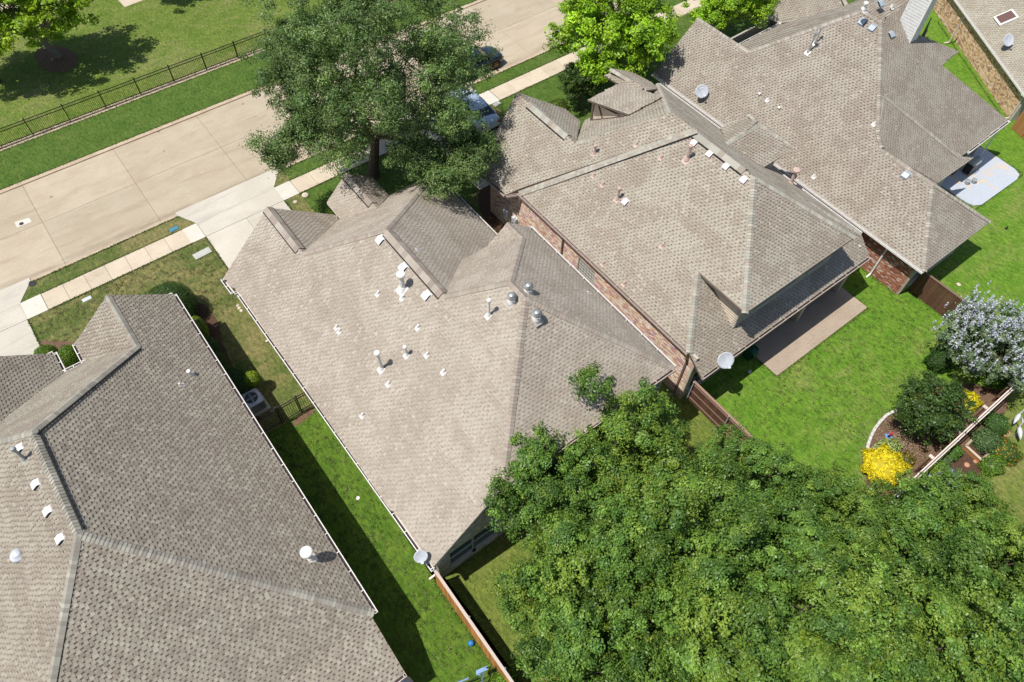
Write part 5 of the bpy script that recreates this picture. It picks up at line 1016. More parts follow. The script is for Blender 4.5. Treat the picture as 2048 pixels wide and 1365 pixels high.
tm, tc = crown_mesh('park_crown', rx=3.3, ry=3.3, rz=2.6, nclump=300, per=80, cr=0.62, l=0.20, w=0.11, pal=[(0.30, 0.46, 0.018), (0.36, 0.52, 0.022), (0.24, 0.39, 0.018)], shell=0.35, seed=44, spike=0.4, flat=0.5, lobes=0.3)
bs_ = at(118, 114); tree('shade_tree', bs_, (bs_[0] - 0.9, bs_[1] - 0.3, 4.3), tm, tc, 0.19, 'yellow-green park tree in a mulch ring beyond the iron fence', mat='bark_pale', sc=(1.38, 1.25, 1.1), nlimb=12)
c = at(-70, 60, 4.0); tree('shade_tree', c, c, tm, tc, 0.16, 'park tree mostly outside the left edge of the photograph', rz=2.0, sc=(0.9, 0.9, 0.9), nlimb=8)
sc_ = at(415, 0); tree('shade_tree', (sc_[0] - 2.2, sc_[1] + 3.2), (sc_[0] - 2.3, sc_[1] + 3.2, 4.5), tm, tc, 0.18, 'park tree out of frame above, casting the shadow at the top edge', rz=1.0, sc=(0.95, 0.95, 0.9), nlimb=8)
vm_, vc_ = crown_mesh('vitex_crown', rx=2.35, ry=2.35, rz=1.6, nclump=420, per=80, cr=0.40, l=0.13, w=0.055, pal=[(0.17, 0.24, 0.11), (0.22, 0.29, 0.14), (0.13, 0.20, 0.09)], shell=0.45, seed=51, spike=0.5, lobes=0.16)
c = at(1985, 685, 2.4); vt = tree('flowering_tree', (c[0], c[1]), c, vm_, vc_, 0.12, 'wide tree covered in pale lilac flower spikes over the right-hand fence end', rz=0.3, sc=(1.12, 1.12, 1.0))
g = np.random.default_rng(8); outer = vc_[g.choice(len(vc_), 300)]; outer = outer[np.linalg.norm(outer / (2.35, 2.35, 1.6), axis=1) > 0.6]; tips = np.repeat(outer, 3, axis=0) * 1.05 + g.normal(0, 0.24, (len(outer) * 3, 3)); tips[:, 2] += 0.32; tips = tips[tips[:, 2] > -0.4]
qs, cs = [], []
for k_ in range(15):
    P_ = tips + np.array([0, 0, 0.022 * k_]) + g.normal(0, 0.022, tips.shape); keep = rng; rng = g; q_, c_ = leaf_quads(P_, g.normal(size=P_.shape), 0.085, 0.065, np.array((0.60, 0.62, 0.67)) * g.uniform(0.75, 1.25, (len(P_), 1))); rng = keep; qs.append(q_); cs.append(c_)
fl = link(bpy.data.objects.new('flower_spikes', qmesh_data('flower_spikes', np.concatenate(qs), np.concatenate(cs), 'leaf')), vt); fl.location = vt.children[0].location; fl.scale = vt.children[0].scale; fl.rotation_euler = vt.children[0].rotation_euler; tag(fl, kind='stuff')
cm_, cc_ = crown_mesh('crape_crown', rx=1.5, ry=1.5, rz=1.35, nclump=300, per=62, cr=0.36, l=0.10, w=0.062, pal=[(0.065, 0.125, 0.026), (0.090, 0.155, 0.030), (0.055, 0.10, 0.024)], yellow=0.03, shell=0.4, seed=61, spike=0.4, lobes=0.24, yel=(0.16, 0.08, 0.03))
c = at(1862, 818, 1.9); tree('small_tree', (c[0] - 0.1, c[1] - 0.1), c, cm_, cc_, 0.07, 'dark green multi-stemmed small tree in the mulch bed', rz=0, sc=(1.28, 1.2, 1.2), nlimb=10)
c = at(1165, 165, 2.2); tree('small_tree', (c[0], c[1]), c, cm_, cc_, 0.07, 'dark rounded tree at the front corner of the two-storey house', rz=2, sc=(1.0, 1.0, 1.15), nlimb=10)
c = at(1150, 190, 1.3); tree('small_tree', (c[0] - 0.1, c[1]), c, cm_, cc_, 0.05, 'lower dark bush tucked against the entry of the two-storey house', rz=1, sc=(0.5, 0.5, 0.7), nlimb=6) if False else None
plain('leaf_core', (0.035, 0.06, 0.015), 0.9); plain('yellow_core', (0.45, 0.36, 0.02), 0.9)
# bushes -----------------------------------------------------------
def bush(name, c, r, pal, label, n=2600, l=0.05, hh=1.0, group=None, seed=1, clip=True, cat='bush', z0=None, w=None, yellow=0, yel=(0.3, 0.34, 0.03), core_m='leaf_core'):
    g = np.random.default_rng(seed); pal = np.array(pal); rx, ry, rz = r if hasattr(r, '__len__') else (r, r, r * hh); t = empty(name, (c[0], c[1], 0), label=label, category=cat, group=group); zc = rz * 0.86 if z0 is None else z0
    b = MB(); b.smooth = True; b.lathe([(rx * 0.90 * math.cos(a), rz * 0.9 * math.sin(a)) for a in np.linspace(-1.45, 1.5, 9)], (c[0], c[1], zc), 14); core = b.build('inner_branches', core_m, t); core.scale = (1, ry / rx, 1)
    d = g.normal(size=(n, 3)); d /= np.linalg.norm(d, axis=1, keepdims=True); bump_ = 1 + 0.035 * np.sin(9 * d[:, 0] + seed) * np.cos(8 * d[:, 1]) + (0 if clip else 0.20) * np.sin(5 * d[:, 0] + seed) * np.cos(6 * d[:, 2] + seed) + (0 if clip else 0.10) * np.sin(11 * d[:, 1] + 2 * seed)
    rad = (0.90 + 0.13 * g.random(n) ** (1.0 if clip else 0.6)) * bump_ + (0 if clip else 0.10) * g.random(n) ** 3
    P = d * rad[:, None] * (rx, ry, rz); P[:, 2] = np.maximum(P[:, 2], -zc + 0.03); k_ = (np.floor(d[:, 0] * 5) + np.floor(d[:, 1] * 5) * 7 + np.floor(d[:, 2] * 5) * 13).astype(int) % 5
    col = pal[g.integers(0, len(pal), n)] * g.uniform(0.7, 1.3, (n, 1)) * (0.86 + 0.07 * k_)[:, None]
    if yellow: ym = g.random(n) < yellow; col[ym] = np.array(yel) * g.uniform(0.7, 1.2, (ym.sum(), 1))
    global rng; keep = rng; rng = g; q, col = leaf_quads(P, d + g.normal(size=(n, 3)) * 0.45, l * g.uniform(0.7, 1.3, n), (w or l * 0.55) * g.uniform(0.7, 1.3, n), col); rng = keep
    o = link(bpy.data.objects.new('foliage', qmesh_data('foliage', q, col, 'leaf')), t); o.location = (0, 0, zc); return t
TOP = [(0.13, 0.24, 0.016), (0.17, 0.29, 0.018), (0.10, 0.19, 0.015)]; HED = [(0.055, 0.13, 0.018), (0.075, 0.165, 0.02), (0.045, 0.10, 0.016)]; LIM = [(0.26, 0.38, 0.02), (0.33, 0.44, 0.025), (0.2, 0.32, 0.02)]
GT = 'clipped topiary balls beside the left house front'
bush('topiary_bush', at(93, 712, 0.6), 0.60, TOP, 'left clipped ball bush of the pair by the gutter corner', 6500, 0.055, 1.05, GT, 2, cat='bush'); bush('topiary_bush', at(140, 712, 0.6), 0.58, TOP, 'right clipped ball bush of the pair, in the notch between gutters', 6500, 0.055, 1.1, GT, 3, cat='bush')
bush('round_bush', at(345, 615, 0.8), 1.28, HED, 'largest dark green dome bush at the front corner of the left house', 16000, 0.06, 0.92, None, 4)
bush('round_bush', at(662, 425, 0.35), 0.36, LIM, 'tiny lime round bush between the two front gables', 2500, 0.05, 1.0, None, 5)
H4 = 'bushes along the side wall of the left house'
bush('box_bush', at(398, 652, 0.7), (0.36, 0.75, 0.62), LIM[:2] + HED[:1], 'squared light green bush next to the large dome bush', 4500, 0.05, 1, H4, 6)
for i, (q, r_, lb) in enumerate((((422, 695), (0.42, 0.62, 0.58), 'dark side-wall bush just behind the squared light bush'), ((436, 722), (0.42, 0.60, 0.55), 'second dark side-wall bush from the squared light bush'), ((455, 750), (0.46, 0.62, 0.55), 'dark side-wall bush in front of the ball-topped hedge'))):
    bush('side_bush', at(*q, 0.5), r_, HED, lb, 4500, 0.055, 1, H4, 10 + i)
bush('side_bush', at(482, 768, 0.6), (0.72, 0.80, 0.78), HED, 'wide dark hedge bush beside the air conditioner', 8000, 0.055, 1, H4, 14)
bush('topiary_bush', at(503, 757, 1.15), 0.40, LIM, 'yellow-green ball bush rising from the hedge by the air conditioner', 4500, 0.05, 1.0, None, 15, z0=1.1)
YEL = [(0.88, 0.74, 0.02), (0.84, 0.66, 0.015), (0.93, 0.82, 0.05), (0.62, 0.58, 0.03)]
bush('yellow_bush', at(1767, 934, 0.5), (0.88, 0.92, 0.62), YEL, 'large bright yellow bush at the lower end of the mulch bed', 15000, 0.10, 1, None, 20, False, w=0.05, core_m='yellow_core')
bush('yellow_bush', at(1938, 803, 0.4), (0.60, 0.45, 0.42), YEL[:2] + [(0.55, 0.6, 0.04)], 'small yellow shrub beside the rear fence under the flowering tree', 5200, 0.09, 1, None, 21, False, w=0.045, core_m='yellow_core')
bush('variegated_bush', at(1772, 905, 0.35), (0.85, 0.55, 0.42), [(0.45, 0.55, 0.16), (0.30, 0.42, 0.10), (0.60, 0.68, 0.30)], 'pale cream-green shrub directly behind the large yellow bush', 4200, 0.09, 1, None, 22, False)
bush('bronze_bush', at(1811, 921, 0.3), (0.42, 0.38, 0.36), [(0.22, 0.20, 0.03), (0.40, 0.32, 0.03), (0.14, 0.09, 0.03)], 'sparse bronze and yellow shrub right of the large yellow bush', 1600, 0.08, 1, None, 23, False)
bush('front_bush', at(1112, 215, 0.4), (0.9, 0.5, 0.45), [(0.13, 0.21, 0.02), (0.19, 0.27, 0.03), (0.09, 0.14, 0.02)], 'low yellow-green shrub at the lawn edge by the dark rounded tree', 4200, 0.08, 1, None, 24, False)
bush('evergreen_shrub', at(1882, 716, 0.8), (0.6, 0.55, 0.8), [(0.05, 0.12, 0.025), (0.07, 0.15, 0.03)], 'dark evergreen shrub at the left foot of the flowering tree', 5200, 0.08, 1, None, 25, False)
GD = 'garden plants behind the rear fence'
for i, (q, r_, pl, lb) in enumerate((((1905, 905), (0.42, 0.36, 0.4), [(0.09, 0.20, 0.03), (0.13, 0.26, 0.04)], 'leafy green garden plant left of the planter box'), ((1873, 938), (0.38, 0.34, 0.36), [(0.24, 0.38, 0.03), (0.30, 0.44, 0.04)], 'lime green garden plant by the rear fence'),
        ((1888, 922), (0.34, 0.3, 0.34), [(0.10, 0.18, 0.06), (0.14, 0.22, 0.07)], 'grey-green garden plant between the lime plant and the leafy one'), ((1968, 885), (0.66, 0.62, 0.55), [(0.10, 0.19, 0.06), (0.15, 0.25, 0.08)], 'feathery green plant filling the planter box'),
        ((1990, 850), (0.55, 0.5, 0.5), [(0.07, 0.17, 0.03), (0.10, 0.21, 0.04)], 'broad green plant between planter box and white herons'), ((1985, 930), (0.6, 0.5, 0.36), [(0.20, 0.34, 0.03), (0.13, 0.25, 0.03)], 'bright green grassy clump right of the planter box'))):
    bush('garden_plant', at(*q, 0.3), r_, pl, lb, 2600, 0.085, 1, GD, 30 + i, False)
bush('flower_bush', at(2005, 900, 0.3), (0.62, 0.75, 0.42), [(0.08, 0.18, 0.03), (0.11, 0.22, 0.03)], 'green bush dotted with orange flowers beside the planter box', 4200, 0.08, 1, None, 40, False, yellow=0.13, yel=(0.85, 0.33, 0.02))
bush('lavender_bush', at(1888, 958, 0.25), (0.62, 0.42, 0.36), [(0.08, 0.15, 0.05), (0.32, 0.34, 0.50), (0.40, 0.42, 0.60)], 'lavender-blue flowering bush behind the fence below the yellow bush', 3200, 0.07, 1, None, 41, False)
bush('lavender_bush', at(1856, 965, 0.25), (0.42, 0.30, 0.32), [(0.08, 0.15, 0.05), (0.32, 0.34, 0.50)], 'smaller lavender bush touching the fence top rails', 1600, 0.07, 1, None, 42, False)
bush('front_bush', at(1010, 1362, 0.4), (0.5, 0.4, 0.45), [(0.14, 0.28, 0.02), (0.2, 0.34, 0.03)], 'light green shrub at the bottom edge beside the cedar fence', 2200, 0.08, 1, None, 43, False)
# mulch chips
def chips(obj_name, cx_, cy_, sx_, sy_, n, pal, z, seed):
    g = np.random.default_rng(seed); P = np.c_[g.normal(cx_, sx_, n), g.normal(cy_, sy_, n), np.full(n, z) + g.uniform(0.0, 0.03, n)]; keep = None
    global rng; keep = rng; rng = g; q, c = leaf_quads(P, g.normal(size=(n, 3)) * 0.35 + (0, 0, 1), g.uniform(0.04, 0.11, n), g.uniform(0.015, 0.035, n), np.array(pal)[g.integers(0, len(pal), n)] * g.uniform(0.7, 1.3, (n, 1))); rng = keep
    return tag(qmesh(obj_name, q, c, 'mulch_chip'), kind='stuff')
bc_ = at(1800, 890); chips('mulch_chips', bc_[0], bc_[1], 1.3, 0.7, 7000, [(0.30, 0.20, 0.13), (0.20, 0.12, 0.08), (0.42, 0.31, 0.22), (0.10, 0.06, 0.04)], 0.02, 71)

# ================================================================== THINGS IN THE GARDENS
pl_ = empty('planter_box', at(1955, 905), label='raised wooden planter box behind the rear fence, filled with plants', category='planter')
P1, P2, P3, P4_ = at(1932, 892, 0.35), at(1963, 920, 0.35), at(1978, 908, 0.35), at(1948, 876, 0.35)
for a_, b_ in ((P1, P2), (P2, P3), (P1, P4_)):
    b = MB(); b.beam(a_, b_, 0.11, 0.05); b.build('rim_board', 'planter_wood', pl_)
    for z_ in (0.08, 0.22): b = MB(); b.beam((a_[0], a_[1], z_), (b_[0], b_[1], z_), 0.04, 0.13); b.build('side_board', 'stain_orange_wood', pl_)
b = MB(); c = (P1 + P2 + P3 + P4_) / 4; b.prism([tuple(P1[:2]), tuple(P2[:2]), tuple(P3[:2]), tuple(P4_[:2])], 0.02, 0.28); b.build('soil', 'mulch', pl_)
c = at(1964, 908, 0.35); b = MB(); b.lathe([(0.05, 0), (0.08, 0.02), (0.09, 0.12), (0.08, 0.125), (0.06, 0.06), (0.01, 0.06)], c, 12); tag(b.build('flower_pot', 'iron_black'), 'small black pot in the corner of the wooden planter box', 'pot')
for q, r_, lb in (((1933, 931), 0.16, 'larger terracotta stone in the bare soil below the planter'), ((1950, 924), 0.12, 'small red-brown stone at the foot of the planter box')):
    c = at(*q); b = MB(); b.smooth = True; b.lathe([(0.02, 0), (r_, 0.03), (r_ * 0.85, r_ * 0.5), (r_ * 0.3, r_ * 0.75), (0.01, r_ * 0.76)], c, 9); tag(b.build('garden_stone', 'terracotta'), lb, 'stone')
def heron(px, py, yaw, label, bent):
    c = at(px, py); t = empty('heron_statue', c, yaw, label=label, category='garden statue'); f = v3(math.cos(yaw), math.sin(yaw), 0); s_ = v3(-f[1], f[0], 0); c = v3(c[0], c[1], 0)
    b = MB(); b.smooth = True; b.tube([c - f * 0.42 + (0, 0, 0.48), c - f * 0.28 + (0, 0, 0.53), c - f * 0.05 + (0, 0, 0.58), c + f * 0.14 + (0, 0, 0.62), c + f * 0.24 + (0, 0, 0.66)], [0.02, 0.07, 0.125, 0.10, 0.045], 12)
    nk = [c + f * 0.2 + (0, 0, 0.64), c + f * 0.30 + (0, 0, 0.74), c + f * 0.30 + (0, 0, 0.88), c + f * (0.36 if bent else 0.33) + (0, 0, 0.98), c + f * 0.46 + (0, 0, 1.0)] ; b.tube(nk, [0.045, 0.035, 0.028, 0.028, 0.04], 8); b.tube([c + f * 0.46 + (0, 0, 1.0), c + f * 0.66 + (0, 0, 0.96)], [0.025, 0.004], 6); b.build('body', 'heron_white', t)
    for sg in (-1, 1): b = MB(); b.tube([c + s_ * 0.05 * sg + (0, 0, 0.5), c + s_ * 0.05 * sg + f * 0.03 + (0, 0, 0.26), c + s_ * 0.05 * sg + (0, 0, 0.0)], 0.012, 6); b.tube([c + s_ * 0.05 * sg + (0, 0, 0.01), c + s_ * 0.05 * sg + f * 0.1 + (0, 0, 0.01)], 0.012, 6); b.build('leg', 'metal_grey', t)
heron(2022, 846, 0.2, 'white heron statue with raised curved neck in the shade under the tree', True); heron(2026, 874, 0.75, 'white heron statue leaning forward on the sunlit lawn', False)
c = at(2011, 868); b = MB(); b.tube([c + v3(0.2 * math.cos(a), 0.16 * math.sin(a), 0.06) for a in np.linspace(0, 2 * math.pi, 17)], 0.03, 6, False); tag(b.build('garden_ring', 'terracotta'), 'pinkish clay ring ornament by the leaning heron', 'ornament')
c = at(1776, 875); t = empty('bird_feeder_toy', c, label='blue star-shaped base with a red post in the mulch bed', category='garden ornament'); b = MB()
poly = [(c[0] + (0.22 if i % 2 == 0 else 0.13) * math.cos(i * math.pi / 5 + 0.4), c[1] + (0.22 if i % 2 == 0 else 0.13) * math.sin(i * math.pi / 5 + 0.4)) for i in range(10)]; b.prism(poly, 0.02, 0.09); b.build('base', 'plastic_blue', t, bevel=0.015)
b = MB(); b.smooth = True; b.tube([c + (0, 0, 0.08), c + (0.02, 0.01, 0.42), c + (0.03, 0.02, 0.5)], [0.05, 0.055, 0.02], 12); b.build('post', 'plastic_red', t); b = MB(); b.lathe([(0.08, 0), (0.08, 0.01), (0.01, 0.01)], c + (0, 0, 0.09), 14); b.build('hole', 'dark_gap', t)
# hose reel by the patio, grill under the eaves, swing at the cedar fence
c = at(1503, 705, 0.3); c = v3(c[0] - 0.1, 9.15, 0.0); t = empty('hose_reel', c, label='dark green hose reel against the rear wall beside the patio', category='hose reel'); b = MB()
for k_ in range(5): b.tube([c + v3(-0.16 + 0.08 * k_, 0.30 * math.cos(a), 0.42 + 0.30 * math.sin(a)) for a in np.linspace(0, 2 * math.pi, 19)], 0.045, 7, False)
b.build('hose', 'hose_green', t); b = MB(); b.box(c + (-0.26, 0, 0.38), (0.03, 0.42, 0.76)); b.box(c + (0.26, 0, 0.38), (0.03, 0.42, 0.76)); b.tube([c + (-0.26, 0, 0.42), c + (0.26, 0, 0.42)], 0.05, 8); b.build('frame', 'hose_green', t)
c = v3(46.6, 10.5, 0.09); t = empty('grill', c, label='dark covered grill standing under the eave on the blue-grey patio', category='grill'); b = MB(); b.box(c + (0, 0, 0.45), (0.9, 0.5, 0.7)); b.build('cart', 'iron_black', t, bevel=0.02); b = MB(); b.tube([c + (-0.42, 0, 0.82), c + (0.42, 0, 0.82)], 0.24, 12); b.build('lid', 'metal_grey', t); b = MB(); b.tube([c + (-0.3, -0.28, 0.9), c + (0.3, -0.28, 0.9)], 0.015, 6); b.build('handle', 'metal_pale', t)
for i in range(2): q = v3(45.5 + i * 0.45, 9.9 - i * 0.2, 0.09); b = MB(); b.lathe([(0.10, 0), (0.14, 0.05), (0.16, 0.26), (0.13, 0.27), (0.11, 0.2), (0.01, 0.2)], q, 12); tag(b.build('flower_pot', 'metal_grey'), ('left' if i == 0 else 'right') + ' grey pot on the shaded patio below the white gutter', 'pot')
c = at(800, 1372, 1.0); t = empty('patio_table', (c[0], c[1], 0), label='round grey covered table under the rear porch of the left house', category='table'); b = MB(); b.smooth = True; b.lathe([(0.55, 0.05), (0.62, 0.7), (0.60, 0.78), (0.3, 0.92), (0.01, 0.95)], (c[0] - 0.1, c[1] - 0.1, 0), 20); b.build('cover', 'metal_pale', t); b = MB(); b.box((c[0] - 0.7, c[1] - 0.6, 0.5), (0.5, 0.5, 0.08)); b.box((c[0] - 0.92, c[1] - 0.6, 0.8), (0.06, 0.5, 0.5)); tag(b.build('patio_chair', 'fascia_brown'), 'brown chair in the shade of the left house rear porch', 'chair')
SWG = [at(975, 1336, 1.2), at(952, 1346, 1.1), at(925, 1372, 0.9), at(963, 1376, 0.5), at(938, 1357, 0.9), at(915, 1363, 0.8)]
t = empty('lawn_swing', (SWG[0][0], SWG[0][1], 0), label='blue fabric garden swing at the bottom edge beside the cedar fence', category='garden swing'); b = MB()
def ribbon(b, pts, w, dirv):
    dirv = np.array(dirv, float); vs = [];
    for p in pts: vs += [p + dirv * w / 2, p - dirv * w / 2]
    n = len(pts); b.add(vs + [v - np.array([0, 0, 0.015]) for v in vs], [(2 * i, 2 * i + 2, 2 * i + 3, 2 * i + 1) for i in range(n - 1)] + [(2 * n + 2 * i, 2 * n + 2 * i + 1, 2 * n + 2 * i + 3, 2 * n + 2 * i + 2) for i in range(n - 1)] + [(2 * i, 2 * n + 2 * i, 2 * n + 2 * i + 2, 2 * i + 2) for i in range(n - 1)] + [(2 * i + 1, 2 * i + 3, 2 * n + 2 * i + 3, 2 * n + 2 * i + 1) for i in range(n - 1)])
ribbon(b, [SWG[0], SWG[0] * 0.5 + SWG[1] * 0.5 + (0, 0, 0.03), SWG[1], SWG[1] + v3(0.12, -0.12, -0.08), SWG[3]], 0.16, (0.5, 0.8, 0.2)); ribbon(b, [at(968, 1338, 1.2), at(966, 1352, 0.95), at(961, 1375, 0.6)], 0.16, (0.9, 0.2, 0.1)); b.build('sling', 'fabric_blue', t)
b = MB(); b.tube([at(937, 1357, 1.0), at(915, 1366, 1.0), at(905, 1376, 1.0)], 0.035, 8); ribbon(b, [at(918, 1361, 1.0), at(912, 1372, 1.0)], 0.15, (0.8, 0.4, 0)); b.build('cross_bar', 'fabric_blue', t)
b = MB(); b.tube([at(960, 1352, 0.9), at(940, 1362, 0.9), at(920, 1372, 0.9)], 0.018, 6); b.tube([at(972, 1336, 1.2), at(981, 1335, 1.2), at(979, 1341, 0.9), at(977, 1345, 0.02)], 0.03, 8); b.tube([at(925, 1372, 0.9), v3(*at(925, 1372, 0.0))], 0.03, 8); b.build('frame', 'iron_black', t)
c = at(398, 668); b = MB(); b.tube([c + (-0.1, 0.1, 0.1), c + (0.55, 0.22, 0.06)], 0.045, 7); tag(b.build('splash_pipe', 'rock'), 'short pale drain pipe lying across the dark mulch by the side wall', 'pipe')
for i, q in enumerate(((476, 612), (479, 617), (483, 622))): c = at(*q); b = MB(); b.lathe([(0.02, 0), (0.11, 0.01), (0.08, 0.05), (0.01, 0.06)], c, 7); tag(b.build('flat_stone', 'rock'), ('first', 'middle', 'last')[i] + ' of three flat tan stones in the side lawn by the white gutter', 'stone')

# ================================================================== CARS
def car(name, c, yaw, paint, label, L_=4.7, Wd=1.82):
    t = empty(name, (c[0], c[1], c[2]), 0, label=label, category='car'); F = v3(math.cos(yaw), math.sin(yaw), 0); S = v3(-F[1], F[0], 0); O = v3(*c); Z = v3(0, 0, 1)
    W3 = lambda x, y, z: O + F * x + S * y + Z * z
    xs_ = np.array([-2.35, -2.28, -2.1, -1.75, -1.35, -0.9, -0.3, 0.35, 0.8, 1.2, 1.6, 1.95, 2.15, 2.28, 2.35]) * L_ / 4.7
    hw = np.array([0.62, 0.74, 0.82, 0.88, 0.90, 0.91, 0.91, 0.91, 0.91, 0.90, 0.88, 0.83, 0.76, 0.66, 0.52]) * Wd / 1.82
    zt = np.array([0.62, 0.88, 0.98, 1.02, 1.02, 0.99, 0.97, 0.96, 0.955, 0.94, 0.90, 0.84, 0.77, 0.68, 0.52]); zb = np.array([0.42, 0.32, 0.26, 0.22, 0.20, 0.20, 0.20, 0.20, 0.20, 0.20, 0.22, 0.24, 0.26, 0.30, 0.36])
    vs = []; m_ = 11
    for x, h_, a_, b_ in zip(xs_, hw, zt, zb):
        for (fy, fz) in ((-0.0, 0), (-0.92, 0.0), (-1.0, 0.22), (-1.0, 0.55), (-0.975, 0.80), (-0.90, 0.95), (-0.6, 1.0), (0, 1.035), (0.6, 1.0), (0.90, 0.95), (0.975, 0.80), (1.0, 0.55), (1.0, 0.22), (0.92, 0.0)): vs.append(W3(x, fy * h_, b_ + fz * (a_ - b_)))
    n_ = 14; b = MB(); b.smooth = True
    b.add(vs, [(i * n_ + k_, i * n_ + (k_ + 1) % n_, (i + 1) * n_ + (k_ + 1) % n_, (i + 1) * n_ + k_) for i in range(len(xs_) - 1) for k_ in range(n_)] + [tuple(range(n_))[::-1], tuple((len(xs_) - 1) * n_ + k_ for k_ in range(n_))]); body = b.build('body', paint, t)
    gx = [-1.72, -1.05, -0.55, 0.05, 0.45, 1.15]; gz = [0.99, 1.33, 1.41, 1.41, 1.36, 0.95]; gw = [0.74, 0.66, 0.655, 0.655, 0.66, 0.78]
    b = MB(); b.smooth = False; vs = []
    for x, z, w in zip(gx, gz, gw): vs += [W3(x, -w * Wd / 1.82, z), W3(x, w * Wd / 1.82, z)]
    for x in (-1.72, -1.05, -0.55, 0.05, 0.45, 1.15): vs += [W3(x, -0.80 * Wd / 1.82, 0.93), W3(x, 0.80 * Wd / 1.82, 0.93)]
    fs = [(2 * i, 2 * i + 2, 2 * i + 3, 2 * i + 1) for i in range(5)] + [(2 * i, 12 + 2 * i, 12 + 2 * i + 2, 2 * i + 2) for i in range(5)] + [(2 * i + 1, 2 * i + 3, 12 + 2 * i + 3, 12 + 2 * i + 1) for i in range(5)]
    b.add(vs, fs); b.build('windows', 'glass_dark', t)
    b = MB(); b.smooth = True; vs = []
    for x, z, w in zip((-1.12, -0.9, -0.55, 0.05, 0.35, 0.5), (1.315, 1.375, 1.42, 1.425, 1.395, 1.355), (0.60, 0.66, 0.67, 0.67, 0.665, 0.62)):
        for fy, dz in ((-1, -0.03), (-0.85, 0.0), (0, 0.02), (0.85, 0.0), (1, -0.03)): vs.append(W3(x, fy * w * Wd / 1.82, z + dz))
    b.add(vs, [(i * 5 + k_, (i + 1) * 5 + k_, (i + 1) * 5 + k_ + 1, i * 5 + k_ + 1) for i in range(5) for k_ in range(4)]); b.build('roof_panel', paint, t)
    for sg in (-1, 1):
        for (xa, za, xb, zb_) in ((0.47, 1.36, 1.18, 0.96), (-1.07, 1.32, -1.74, 1.0), (-0.28, 1.40, -0.25, 0.95)): b = MB(); b.beam(W3(xa, sg * 0.655, za), W3(xb, sg * 0.78, zb_), 0.055, 0.03); b.build('pillar', paint, t)
        for x in (1.42, -1.38):
            wh = MB(); wh.tube([W3(x, sg * 0.68, 0.33), W3(x, sg * 0.915, 0.33)], 0.33, 22); w_ = wh.build('wheel', 'tyre', t); r_ = MB(); r_.tube([W3(x, sg * 0.90, 0.33), W3(x, sg * 0.92, 0.33)], 0.225, 16); r_.build('rim_dish', 'dark_gap', w_); r_ = MB()
            for k_ in range(6): a = k_ * math.pi / 3; r_.beam(W3(x, sg * 0.925, 0.33), W3(x + 0.215 * math.cos(a), sg * 0.925, 0.33 + 0.215 * math.sin(a)), 0.05, 0.02, up=tuple(S * sg))
            r_.tube([W3(x + 0.22 * math.cos(a), sg * 0.925, 0.33 + 0.22 * math.sin(a)) for a in np.linspace(0, 2 * math.pi, 17)], 0.018, 5, False); r_.build('rim', 'rim_bronze', w_)
            ar = MB(); ar.tube([W3(x + 0.37 * math.cos(a), sg * 0.895, 0.33 + 0.37 * math.sin(a)) for a in np.linspace(0.0, math.pi, 11)], 0.035, 6, False); ar.build('wheel_arch', 'dark_gap', t)
        b = MB(); b.box(W3(0.95, sg * 0.98, 1.0), (0.14, 0.20, 0.12), ax=(F, S, Z)); b.build('mirror', paint, t, bevel=0.03)
        b = MB(); b.box(W3(2.17, sg * 0.60, 0.66), (0.16, 0.30, 0.12), ax=(F, S, Z)); b.build('headlight', 'lamp_clear', t, bevel=0.03); b = MB(); b.box(W3(-2.26, sg * 0.62, 0.80), (0.10, 0.30, 0.14), ax=(F, S, Z)); b.build('tail_light', 'lamp_red', t, bevel=0.02)
    b = MB(); b.box(W3(2.33, 0, 0.36), (0.06, 1.1, 0.14), ax=(F, S, Z)); b.build('bumper', 'dark_gap', t, bevel=0.02); b = MB(); b.box(W3(-2.34, 0, 0.42), (0.06, 1.3, 0.2), ax=(F, S, Z)); b.build('bumper', 'dark_gap', t, bevel=0.02)
    b = MB(); b.beam(W3(1.17, -0.70, 0.965), W3(1.17, 0.70, 0.965), 0.05, 0.02, up=(0, 0, 1)); b.build('wiper_cowl', 'dark_gap', t); return t
car('parked_car', (26.55, 38.42, -0.1), 0.0, 'paint_navy', 'dark navy sedan parked at the kerb, half hidden by the huge oak')
car('parked_car', (23.35, 34.1, 0.03), math.pi / 2, 'paint_silver', 'pale silver-blue car in the driveway, seen between oak and roof')

# ================================================================== GRASS TUFTS that break the lawn edges (uncountable)
def tufts(lines, pal, n_per_m, spread, seed, z=0.0):
    g = np.random.default_rng(seed); P = []
    for (x0, y0, x1, y1) in lines:
        Ln = math.hypot(x1 - x0, y1 - y0); n = int(Ln * n_per_m); t_ = g.random(n); P.append(np.c_[x0 + (x1 - x0) * t_, y0 + (y1 - y0) * t_, np.full(n, z)] + np.c_[g.normal(0, spread, (n, 2)), g.uniform(0.01, 0.05, n)])
    P = np.concatenate(P); global rng; keep = rng; rng = g; nrm_ = g.normal(size=P.shape) * 0.8 + (0, 0, 0.5); q, c = leaf_quads(P, nrm_, g.uniform(0.05, 0.13, len(P)), g.uniform(0.02, 0.045, len(P)), np.array(pal)[g.integers(0, len(pal), len(P))] * g.uniform(0.6, 1.35, (len(P), 1))); rng = keep
    return tag(qmesh('grass_tufts', q, c, 'leaf'), kind='stuff')
GP = [(0.085, 0.15, 0.03), (0.12, 0.18, 0.04), (0.18, 0.19, 0.06), (0.06, 0.11, 0.025)]
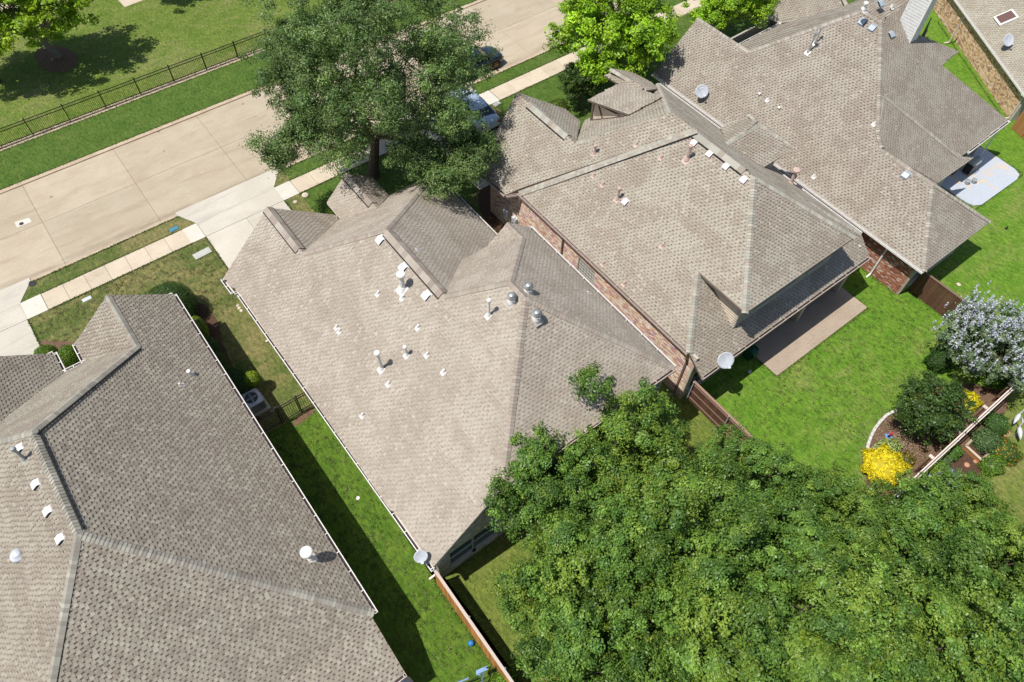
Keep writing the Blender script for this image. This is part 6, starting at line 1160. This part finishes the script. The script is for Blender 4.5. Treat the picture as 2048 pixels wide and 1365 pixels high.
tufts([(-5.05, 35.74, 3.2, 35.74), (-5.05, 34.33, 3.3, 34.33), (-5.3, 36.88, 3.5, 36.88), (4.1, 28.4, 4.1, 34.3), (-6.17, 28, -6.17, 34.3), (10.3, 36.88, 40, 36.88), (10.3, 35.74, 40, 35.74), (10.3, 34.33, 18, 34.33), (9.27, 30, 9.27, 34.3), (25.9, 34.33, 40, 34.33)], GP, 110, 0.035, 5)
tufts([(-14, 45.45, 40, 45.45), (-14, 49.0, 40, 49.0), (-14, 49.52, 40, 49.52), (-14, 49.3, 40, 49.3)], GP, 60, 0.05, 6)
tufts([(3.75, 9.3, 3.75, -3), (3.62, 9.3, 3.6, -3), (3.85, 10, 3.85, 26.5), (19.5, 9, 19.5, -0.4), (24.2, 7.35, 32, 7.35), (24.2, 7.35, 24.2, 9.4), (32, 7.35, 32, 9), (34.9, 0, 34.9, 6.8), (34.05, 7, 34.05, 12), (44, 8.2, 49.4, 8.2), (49.5, 8.2, 49.6, 11.2), (44, 8.4, 43.9, 10.3), (53.3, 11.8, 60, 22)], [(0.09, 0.17, 0.025), (0.13, 0.21, 0.03), (0.22, 0.21, 0.07), (0.06, 0.12, 0.02)], 90, 0.05, 7)
def scatter(x0, y0, x1, y1, n, pal, seed):
    g = np.random.default_rng(seed); c_ = g.random((n // 14, 2)) * (x1 - x0, y1 - y0) + (x0, y0); xy = np.repeat(c_, 14, axis=0) + g.normal(0, 0.06, (n // 14 * 14, 2)); P = np.c_[xy, g.uniform(0.01, 0.04, len(xy))]
    global rng; keep = rng; rng = g; q, c = leaf_quads(P, g.normal(size=P.shape) * 0.7 + (0, 0, 0.6), g.uniform(0.05, 0.12, len(P)), g.uniform(0.02, 0.04, len(P)), np.array(pal)[g.integers(0, len(pal), len(P))] * g.uniform(0.6, 1.4, (len(P), 1))); rng = keep
    return tag(qmesh('grass_tufts', q, c, 'leaf'), kind='stuff')
scatter(19.6, -0.4, 34.8, 9.0, 16000, [(0.08, 0.16, 0.02), (0.16, 0.24, 0.04), (0.24, 0.25, 0.08)], 8); scatter(0.9, -2, 3.6, 20.3, 9000, [(0.06, 0.13, 0.02), (0.12, 0.2, 0.03), (0.22, 0.2, 0.08)], 9); scatter(-6, 28.5, 4.1, 34.3, 7000, [(0.14, 0.16, 0.05), (0.26, 0.21, 0.10), (0.18, 0.18, 0.06)], 10)
